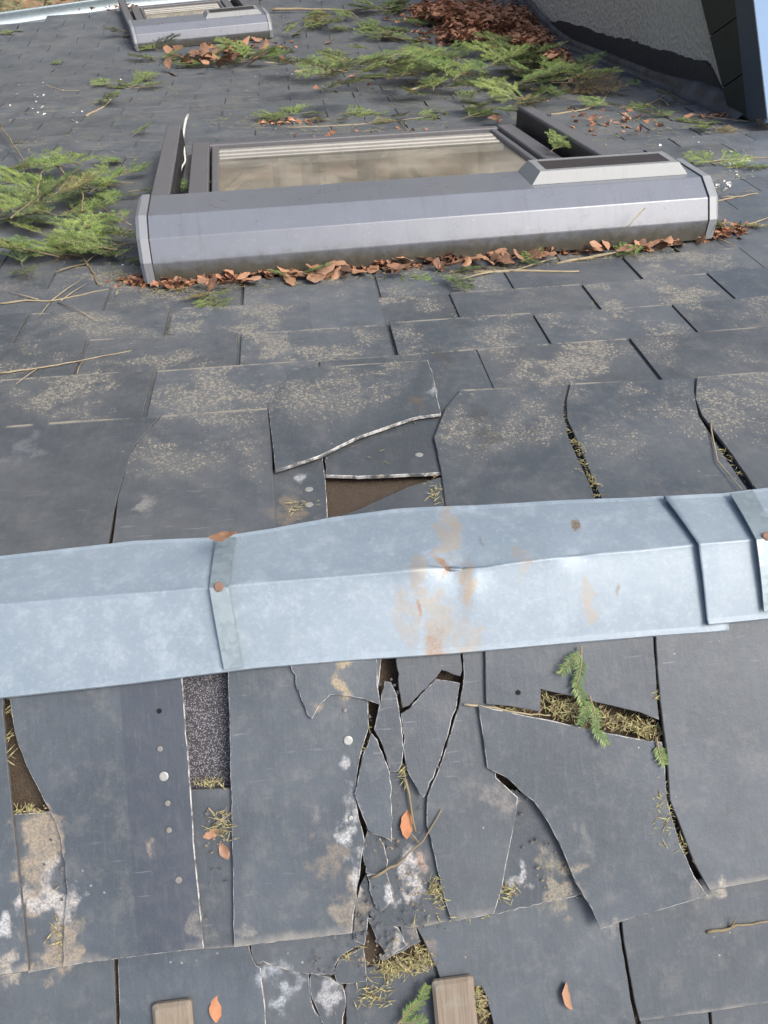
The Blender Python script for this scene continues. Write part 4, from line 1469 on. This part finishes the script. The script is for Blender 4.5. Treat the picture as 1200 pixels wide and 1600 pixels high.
twig([(640, 142), (690, 125), (710, 105), (720, 85)], .006, 'curved bare branch at the front of the fir heap', [((700, 112), (725, 118))], h=.04)
twig([(860, 180), (910, 172), (940, 160), (960, 130), (975, 108)], .004, 'curved bare branch between window rail and dormer', [((940, 160), (880, 155))], h=.02)
twig([(1010, 165), (1030, 155), (1050, 140)], .005, 'forked twig by the dormer foot', [((1030, 155), (1045, 165))])
twig([(1075, 178), (1120, 185), (1170, 190)], .005, 'pale stick at the foot of the verge', [])
twig([(450, 200), (560, 195), (620, 188), (690, 180)], .003, 'thin stem along the far edge of the pane', [((620, 188), (640, 205))])
twig([(1080, 254), (1140, 250), (1200, 246)], .0028, 'thin dry stem on slates at the right edge', [])
twig([(1110, 262), (1150, 267), (1200, 262)], .0028, 'dry stem with scraps on slates below the right edge', [])
twig([(1120, 315), (1150, 308), (1185, 302)], .0028, 'dry stem lying right of the shutter box', [((1150, 308), (1125, 308))])
twig([(1110, 660), (1120, 720), (1160, 765)], .0014, 'thin curved stalk on the slate at right above the ridge', [])
twig([(725, 1101), (770, 1106), (830, 1116), (860, 1118)], .0016, 'thin fir stalk along the crack edge', [], 'n', h=.024)
twig([(580, 1372), (620, 1350), (660, 1315), (690, 1265)], .0018, 'dark twig lying across the shattered slates', [((655, 1318), (640, 1300))], 'n', M_BARK, .022)
twig([(632, 1215), (640, 1250), (650, 1300)], .0022, 'mossy stem standing in the crack between shards', [], 'n', M_BARK, .018)
twig([(1105, 1458), (1150, 1447), (1200, 1440)], .0022, 'thin dark twig at the lower right edge', [((1140, 1449), (1150, 1435))], 'n', M_BARK, .008)
twig([(325, 1262), (340, 1280), (362, 1296)], .0011, 'pale stalks in the gap beside granulated felt', [((330, 1290), (352, 1275)), ((325, 1300), (362, 1270)), ((320, 1276), (355, 1283))], 'n', None, .014)
twig([(293, 180), (285, 215), (288, 250), (282, 270)], .0055, 'white peeled stick standing in the left window frame', [], h=.05, mat=M_FLAKE)


# ------------------------------------------------------------------ leaves
def leaf_mesh(seed):
    r = random.Random(seed)
    nx, ny = 7, 4
    curl = r.uniform(-9, 14)
    bend = r.uniform(-8, 10)
    tw = r.uniform(-.6, .6)
    vs, fs = [], []
    for i in range(nx + 1):
        t = i / nx
        wdt = .5 * (sin(pi * min(1, t * .96 + .02)) ** .75) * (1 - .25 * t)
        for j in range(ny + 1):
            s = (j / ny - .5) * 2
            x, y = t - .5, s * wdt * .62
            z = (curl * y * y + bend * x * x * .3) * .12 + tw * x * y * .8 + (.02 if j % 2 else 0) + r.uniform(-.035, .035)
            vs.append((x, y * (1 + r.uniform(-.16, .12)), z))
    for i in range(nx):
        for j in range(ny):
            a = i * (ny + 1) + j
            fs.append((a, a + ny + 1, a + ny + 2, a + 1))
    me = bpy.data.meshes.new('dry_leaf')
    me.from_pydata(vs, [], fs)
    for p in me.polygons:
        p.use_smooth = True
    me.materials.append(M_LEAF)
    return me


LEAVES = [leaf_mesh(s) for s in range(40, 48)]


def leaf(P, nrm, size, label, group=None, mat=None, tx=None, ty=None, az=None):
    o = bpy.data.objects.new('dry_leaf', rf.choice(LEAVES))
    link(o)
    o.matrix_world = surf_matrix(P, nrm, rf.uniform(0, 2 * pi) if az is None else az, size, rf.uniform(-.6, .6) if tx is None else tx, rf.uniform(-.6, .6) if ty is None else ty)
    return tag(o, label, 'leaf', group)


for i in range(190):                           # drift along the foot of the shutter box
    t = rf.random() ** .9
    px = 255 + t * 845
    base = 441 - (px - 255) * .0885
    py = base + rf.uniform(-13, 13)
    if 850 < px < 905 and rf.random() < .7:
        continue
    leaf(fpt(px, py, .020 + rf.uniform(0, .022)), NF, rf.uniform(.030, .056), 'brown beech leaf in the drift under the large shutter box', 'leaves under the large shutter box')
for i in range(80):                            # heap before the small window
    px = rf.gauss(345, 38)
    py = 84 - (px - 345) * .12 + rf.gauss(0, 7)
    leaf(fpt(px, min(py, 97), .03 + rf.uniform(0, .05)), NF, rf.uniform(.07, .11), 'pale brown leaf in the heap before the small window', 'leaves before the small window')
leaf(npt(349, 838, .032), NF, .034, 'curled orange-brown leaf stuck above the ridge strap', None, None, 0, 0, .2)
leaf(fpt(143, 352, .03), NF, .042, 'curled brown leaf on bare slates below the left fir heap', None, None, .2, -.2, .1)
leaf(fpt(773, 183, .05), NF, .06, 'pale brown leaf at the upper end of the right window rail', None, None, .3, 0, .3)
leaf(npt(887, 1556, .010), NN, .034, 'narrow brown leaf on the lower right slate', None, None, .9, 0, 1.7)
for px, py, lab in ((933, 152, 'small reddish leaf beyond the right rail'), (888, 170, 'orange leaf scrap beside the right rail'), (1077, 181, 'orange leaf by the foot of the dormer'), (268, 116, 'pale leaf on slates below the small window'),
                    (520, 113, 'russet leaf at the left tip of the fir heap'), (1095, 372, 'brown leaf beside the right end of the box'), (330, 1303, 'pale torn leaf in the gap beside the cracked slate'), (350, 1330, 'brown leaf flake at the edge of the gap below granulated felt'),
                    (520, 1592, 'small orange leaf at the bottom edge')):
    if py > 1000:
        leaf(npt(px, py, .013 if py < 1500 else 0), NN, .022 if py < 1500 else .02, lab, None, None, .1, .1)
    else:
        leaf(fpt(px, py, .03), NF, .05, lab)
for px, py, h, lab in ((635, 1288, .014, 'bright orange crumpled leaf between the slate shards'), (340, 1572, .006, 'shrivelled orange leaf above the left ladder rail')):
    o = leaf(npt(px, py, h), NN, .034, lab, None, None, .4, .3, 1.3)
    o.data = o.data.copy()
    o.data.materials[0] = M_ORANGE


def litter(name, label, cat, spots, count, size, mat, sl='f', hmax=.03, asp=.55, seed=1):
    """many small scraps as one object"""
    r = random.Random(seed)
    V_, F_ = [], []
    nrm = NF if sl == 'f' else NN
    tot = sum(s[4] for s in spots)
    for (x, y, sx, sy, wgt) in spots:
        for _ in range(int(count * wgt / tot)):
            px, py = x + r.gauss(0, sx * .5), y + r.gauss(0, sy * .5)
            d = max(0, 1 - (((px - x) / (sx + 1e-6)) ** 2 + ((py - y) / (sy + 1e-6)) ** 2))
            h = .017 + r.random() * hmax * d
            P = fpt(px, py, h) if sl == 'f' else npt(px, py, h)
            if P.x > 1.72 and sl == 'f':
                continue
            M = surf_matrix(P, nrm, r.uniform(0, 2 * pi), r.uniform(*size), r.uniform(-.7, .7), r.uniform(-.7, .7))
            b = len(V_)
            k = asp * r.uniform(.7, 1.2)
            V_ += [M @ Vector(q) for q in ((-.5, 0, 0), (-.1, -.5 * k, .1), (.5, 0, 0), (-.1, .5 * k, .1), (.0, 0, -.06))]
            F_ += [(b, b + 1, b + 4), (b + 1, b + 2, b + 4), (b + 2, b + 3, b + 4), (b + 3, b, b + 4)]
    o = mesh_obj(name, V_, F_, mat)
    return tag(o, label, cat, None, 'stuff')


litter('leaf_drift', 'deep drift of russet leaves against the dormer flashing', 'leaves',
       [(760, 35, 85, 32, 6), (700, 20, 60, 18, 3), (820, 62, 45, 18, 4), (862, 88, 24, 10, 1.5), (740, 58, 60, 12, 2)], 3600, (.05, .085), M_LITTER, 'f', .12, .6, 3)
litter('leaf_mat', 'packed brown leaves and scraps wedged under the large shutter box', 'leaves',
       [(255 + 85 * i, 437 - 7.6 * i, 70, 13, 1) for i in range(11)], 1900, (.014, .036), M_LITTER, 'f', .022, .6, 12)
litter('leaf_scraps', 'scattered brown leaf scraps on the far slates', 'leaves',
       [(70, 15, 80, 3, .3), (190, 12, 40, 6, 1), (440, 75, 30, 10, 1), (660, 210, 200, 8, 1), (950, 190, 120, 20, 1.2), (640, 120, 120, 30, 1), (450, 190, 60, 6, 1), (1120, 180, 40, 5, .5)], 240, (.02, .05), M_LITTER, 'f', .01, .6, 4)


def needles(name, label, spots, sl, seed, ln=(.010, .019), hh=.012, mat=None, wd=.0016):
    r = random.Random(seed)
    V_, F_ = [], []
    nrm = NF if sl == 'f' else NN
    for (x, y, sx, sy, n, rot) in spots:
        for _ in range(n):
            a, b_ = r.gauss(0, sx * .5), r.gauss(0, sy * .5)
            px, py = x + a * cos(rot) - b_ * sin(rot), y + a * sin(rot) + b_ * cos(rot)
            h = hh + r.random() * .007
            P = fpt(px, py, h) if sl == 'f' else npt(px, py, h)
            M = surf_matrix(P, nrm, r.uniform(0, 2 * pi), r.uniform(*ln) * r.choice((.6, 1, 1, 1.25)), 0, r.uniform(-.3, .3))
            w_ = wd / .015 * .5 * r.uniform(.5, 1.1)
            b = len(V_)
            V_ += [M @ Vector(q) for q in ((-.5, 0, 0), (-.1, -w_, .03), (.5, 0, .0), (-.1, w_, .03))]
            F_ += [(b, b + 1, b + 2, b + 3)]
    return tag(mesh_obj(name, V_, F_, mat or M_DRYN), label, 'needles', None, 'stuff')


needles('needle_litter', 'dry fir needles filling the gap in the broken slate below the ridge', [(875, 1105, 40, 18, 140, .2), (940, 1122, 50, 16, 150, .2), (1005, 1137, 40, 16, 130, .2), (1022, 1160, 18, 20, 50, 0), (800, 1107, 60, 4, 40, .1)], 'n', 1, hh=.010)
needles('needle_litter', 'dry needles strewn along the gap of the right slates', [(1035, 1255, 16, 30, 70, -.1), (1035, 1290, 26, 24, 60, .5), (1065, 1325, 18, 30, 40, -.4), (1032, 1225, 8, 20, 18, 0), (1028, 1075, 6, 40, 16, 0)], 'n', 2, hh=.020)
needles('needle_litter', 'dry needles in the hole beside the right ladder rail', [(640, 1505, 40, 18, 150, -.2), (610, 1515, 30, 16, 90, 0), (585, 1555, 30, 20, 60, 0), (668, 1490, 24, 18, 60, 0), (750, 1565, 8, 40, 90, -.15), (545, 1493, 20, 8, 30, -.5)], 'n', 3, hh=-.002)
needles('needle_litter', 'dry needles among the shattered slates at centre', [(680, 1395, 14, 26, 60, -.2), (795, 1395, 20, 20, 26, 0), (630, 1205, 6, 20, 24, 0), (735, 1432, 60, 4, 20, -.1), (575, 1165, 6, 26, 14, 0), (330, 1222, 26, 6, 34, 0), (345, 1290, 20, 24, 40, 0), (45, 1265, 26, 5, 26, 0), (15, 1150, 5, 60, 16, 0), (90, 1440, 14, 60, 16, 0)], 'n', 4, hh=.013)
needles('needle_litter', 'dry needles along the seams of the slates beyond the ridge', [(908, 705, 10, 40, 70, -.5), (925, 750, 10, 30, 50, -.5), (885, 660, 6, 26, 20, -.2), (1140, 720, 8, 40, 26, -.7), (680, 765, 14, 20, 34, 0), (265, 520, 4, 24, 20, .2), (710, 495, 5, 22, 24, -.3), (925, 480, 5, 24, 24, -.7), (470, 790, 30, 20, 20, 0), (590, 700, 80, 60, 10, 0)], 'f', 5, hh=.010)
needles('needle_litter', 'needle mat below the shutter box and the left fir heap', [(270, 452, 60, 8, 160, -.05), (480, 440, 200, 7, 260, -.08), (760, 420, 160, 8, 220, -.08), (190, 430, 40, 14, 130, 0), (980, 398, 90, 7, 100, -.08), (120, 420, 60, 20, 60, 0)], 'f', 6, hh=.018)
needles('needle_litter', 'fine green needles and scraps spread over the far slates', [(560, 130, 260, 60, 700, 0), (750, 150, 160, 40, 500, 0), (450, 190, 160, 14, 300, 0), (1000, 190, 160, 40, 400, 0), (320, 95, 160, 14, 300, 0), (120, 240, 140, 60, 260, 0), (200, 140, 120, 40, 160, 0), (1130, 250, 80, 60, 200, 0), (600, 205, 250, 8, 240, 0)], 'f', 7, (.012, .03), .016, None, .003)
fl = litter('pale_flakes', 'small white flakes sprinkled over the far slates', 'flakes',
            [(1150, 262, 40, 30, 4), (1130, 290, 40, 20, 2), (80, 165, 80, 40, 3), (440, 120, 60, 14, 1), (1060, 220, 40, 10, 1), (30, 170, 40, 30, 1), (200, 415, 20, 8, .5), (120, 130, 120, 40, 1)], 110, (.008, .022), M_FLAKE, 'f', .003, .8, 9)

litter('slate_crumbs', 'grey crumbs and splinters of slate round the shattered pieces', 'crumbs',
       [(590, 1300, 40, 60, 2), (575, 1400, 30, 60, 2), (640, 1445, 60, 30, 2), (600, 1110, 30, 50, 1.5), (555, 1450, 50, 40, 2), (800, 1245, 40, 30, 1), (860, 1310, 30, 60, 1), (520, 1510, 60, 30, 2), (650, 1080, 40, 30, 1), (700, 1180, 20, 80, 1), (330, 1400, 20, 80, .6), (90, 1400, 20, 90, .8), (650, 1250, 30, 60, 1)],
       230, (.002, .0075), M_EDGED, 'n', .001, .9, 21)
litter('soil_crumbs', 'dark crumbs of soil and moss in the cracks of the near slates', 'soil',
       [(600, 1330, 40, 90, 2), (660, 1390, 40, 50, 2), (620, 1500, 70, 30, 3), (940, 1125, 110, 20, 3), (345, 1290, 30, 40, 1.5), (60, 1265, 30, 10, 1), (1040, 1290, 30, 60, 1.5), (560, 1170, 10, 50, 1), (870, 1370, 50, 30, 1), (790, 1390, 30, 20, 1), (755, 1570, 12, 50, 1.5)],
       420, (.0018, .006), M_BARK, 'n', .001, .8, 22)

# ------------------------------------------------------------------ vegetation below the eaves
rs = random.Random(8)
sh = empty('shrub', (-3.6, 8.6, -5.2), 'straggly shrub and dead leaves below the gutter in the upper left corner', 'shrub')
V_, F_ = [], []
for i in range(3500):
    a, rr_ = rs.uniform(0, 2 * pi), rs.random() ** .5 * 1.9
    p = Vector((cos(a) * rr_, sin(a) * rr_, 1.9 * (1 - (rr_ / 2.1) ** 2) * rs.random() ** .5 + .05))
    M = Matrix.Translation(p) @ Matrix.Rotation(rs.uniform(0, 6), 4, 'Z') @ Matrix.Rotation(rs.uniform(-1, 1), 4, 'X')
    s = rs.uniform(.03, .08)
    b0 = len(V_)
    V_ += [M @ Vector(q) for q in ((-s, 0, 0), (0, -s * .35, 0), (s, 0, 0), (0, s * .35, 0))]
    F_.append((b0, b0 + 1, b0 + 2, b0 + 3))
mesh_obj('foliage', V_, F_, M_SHRUB, sh)
b = MB()
for i in range(26):
    a, rr_ = rs.uniform(0, 2 * pi), rs.uniform(.3, 1.7)
    b.tube([(0, 0, 0), (cos(a) * rr_ * .5, sin(a) * rr_ * .5, .8), (cos(a) * rr_, sin(a) * rr_, rs.uniform(1.2, 2.0))], [.02, .012, .004], 5)
b.build('stem', M_BARK, sh)

# the wood beyond the garden: what the panes and the shutter box mirror
rw_ = random.Random(31)
V_, F_ = [], []
for i in range(46):
    a = rw_.uniform(-1.15, 1.15)
    d = rw_.uniform(13, 22)
    c = Vector((sin(a) * d, cos(a) * d, -5.2))
    ht, wd = rw_.uniform(9, 15), rw_.uniform(1.6, 2.6)
    for k in range(420):
        t = rw_.random() ** .8
        rad = wd * (1 - t) * rw_.random() ** .4 + .15
        b = rw_.uniform(0, 2 * pi)
        p = c + Vector((cos(b) * rad, sin(b) * rad, ht * (.08 + .92 * t)))
        s = rw_.uniform(.15, .42)
        e1 = Vector((rw_.gauss(0, 1), rw_.gauss(0, 1), rw_.gauss(0, .5))).normalized() * s
        e2 = Vector((rw_.gauss(0, 1), rw_.gauss(0, 1), rw_.gauss(0, .5))).normalized() * s * .5
        n0 = len(V_)
        V_ += [p - e1, p - e2, p + e1, p + e2]
        F_.append((n0, n0 + 1, n0 + 2, n0 + 3))
    n0 = len(V_)
    for z, r_ in ((0, .16), (ht * .9, .03)):
        V_ += [c + Vector((cos(q) * r_, sin(q) * r_, z)) for q in (0, 1.57, 3.14, 4.71)]
    F_ += [(n0 + q, n0 + (q + 1) % 4, n0 + 4 + (q + 1) % 4, n0 + 4 + q) for q in range(4)]
tag(mesh_obj('woodland', V_, F_, M_SHRUB), 'brown and green wood beyond the garden, mirrored in the large window glass', 'wood', None, 'stuff')
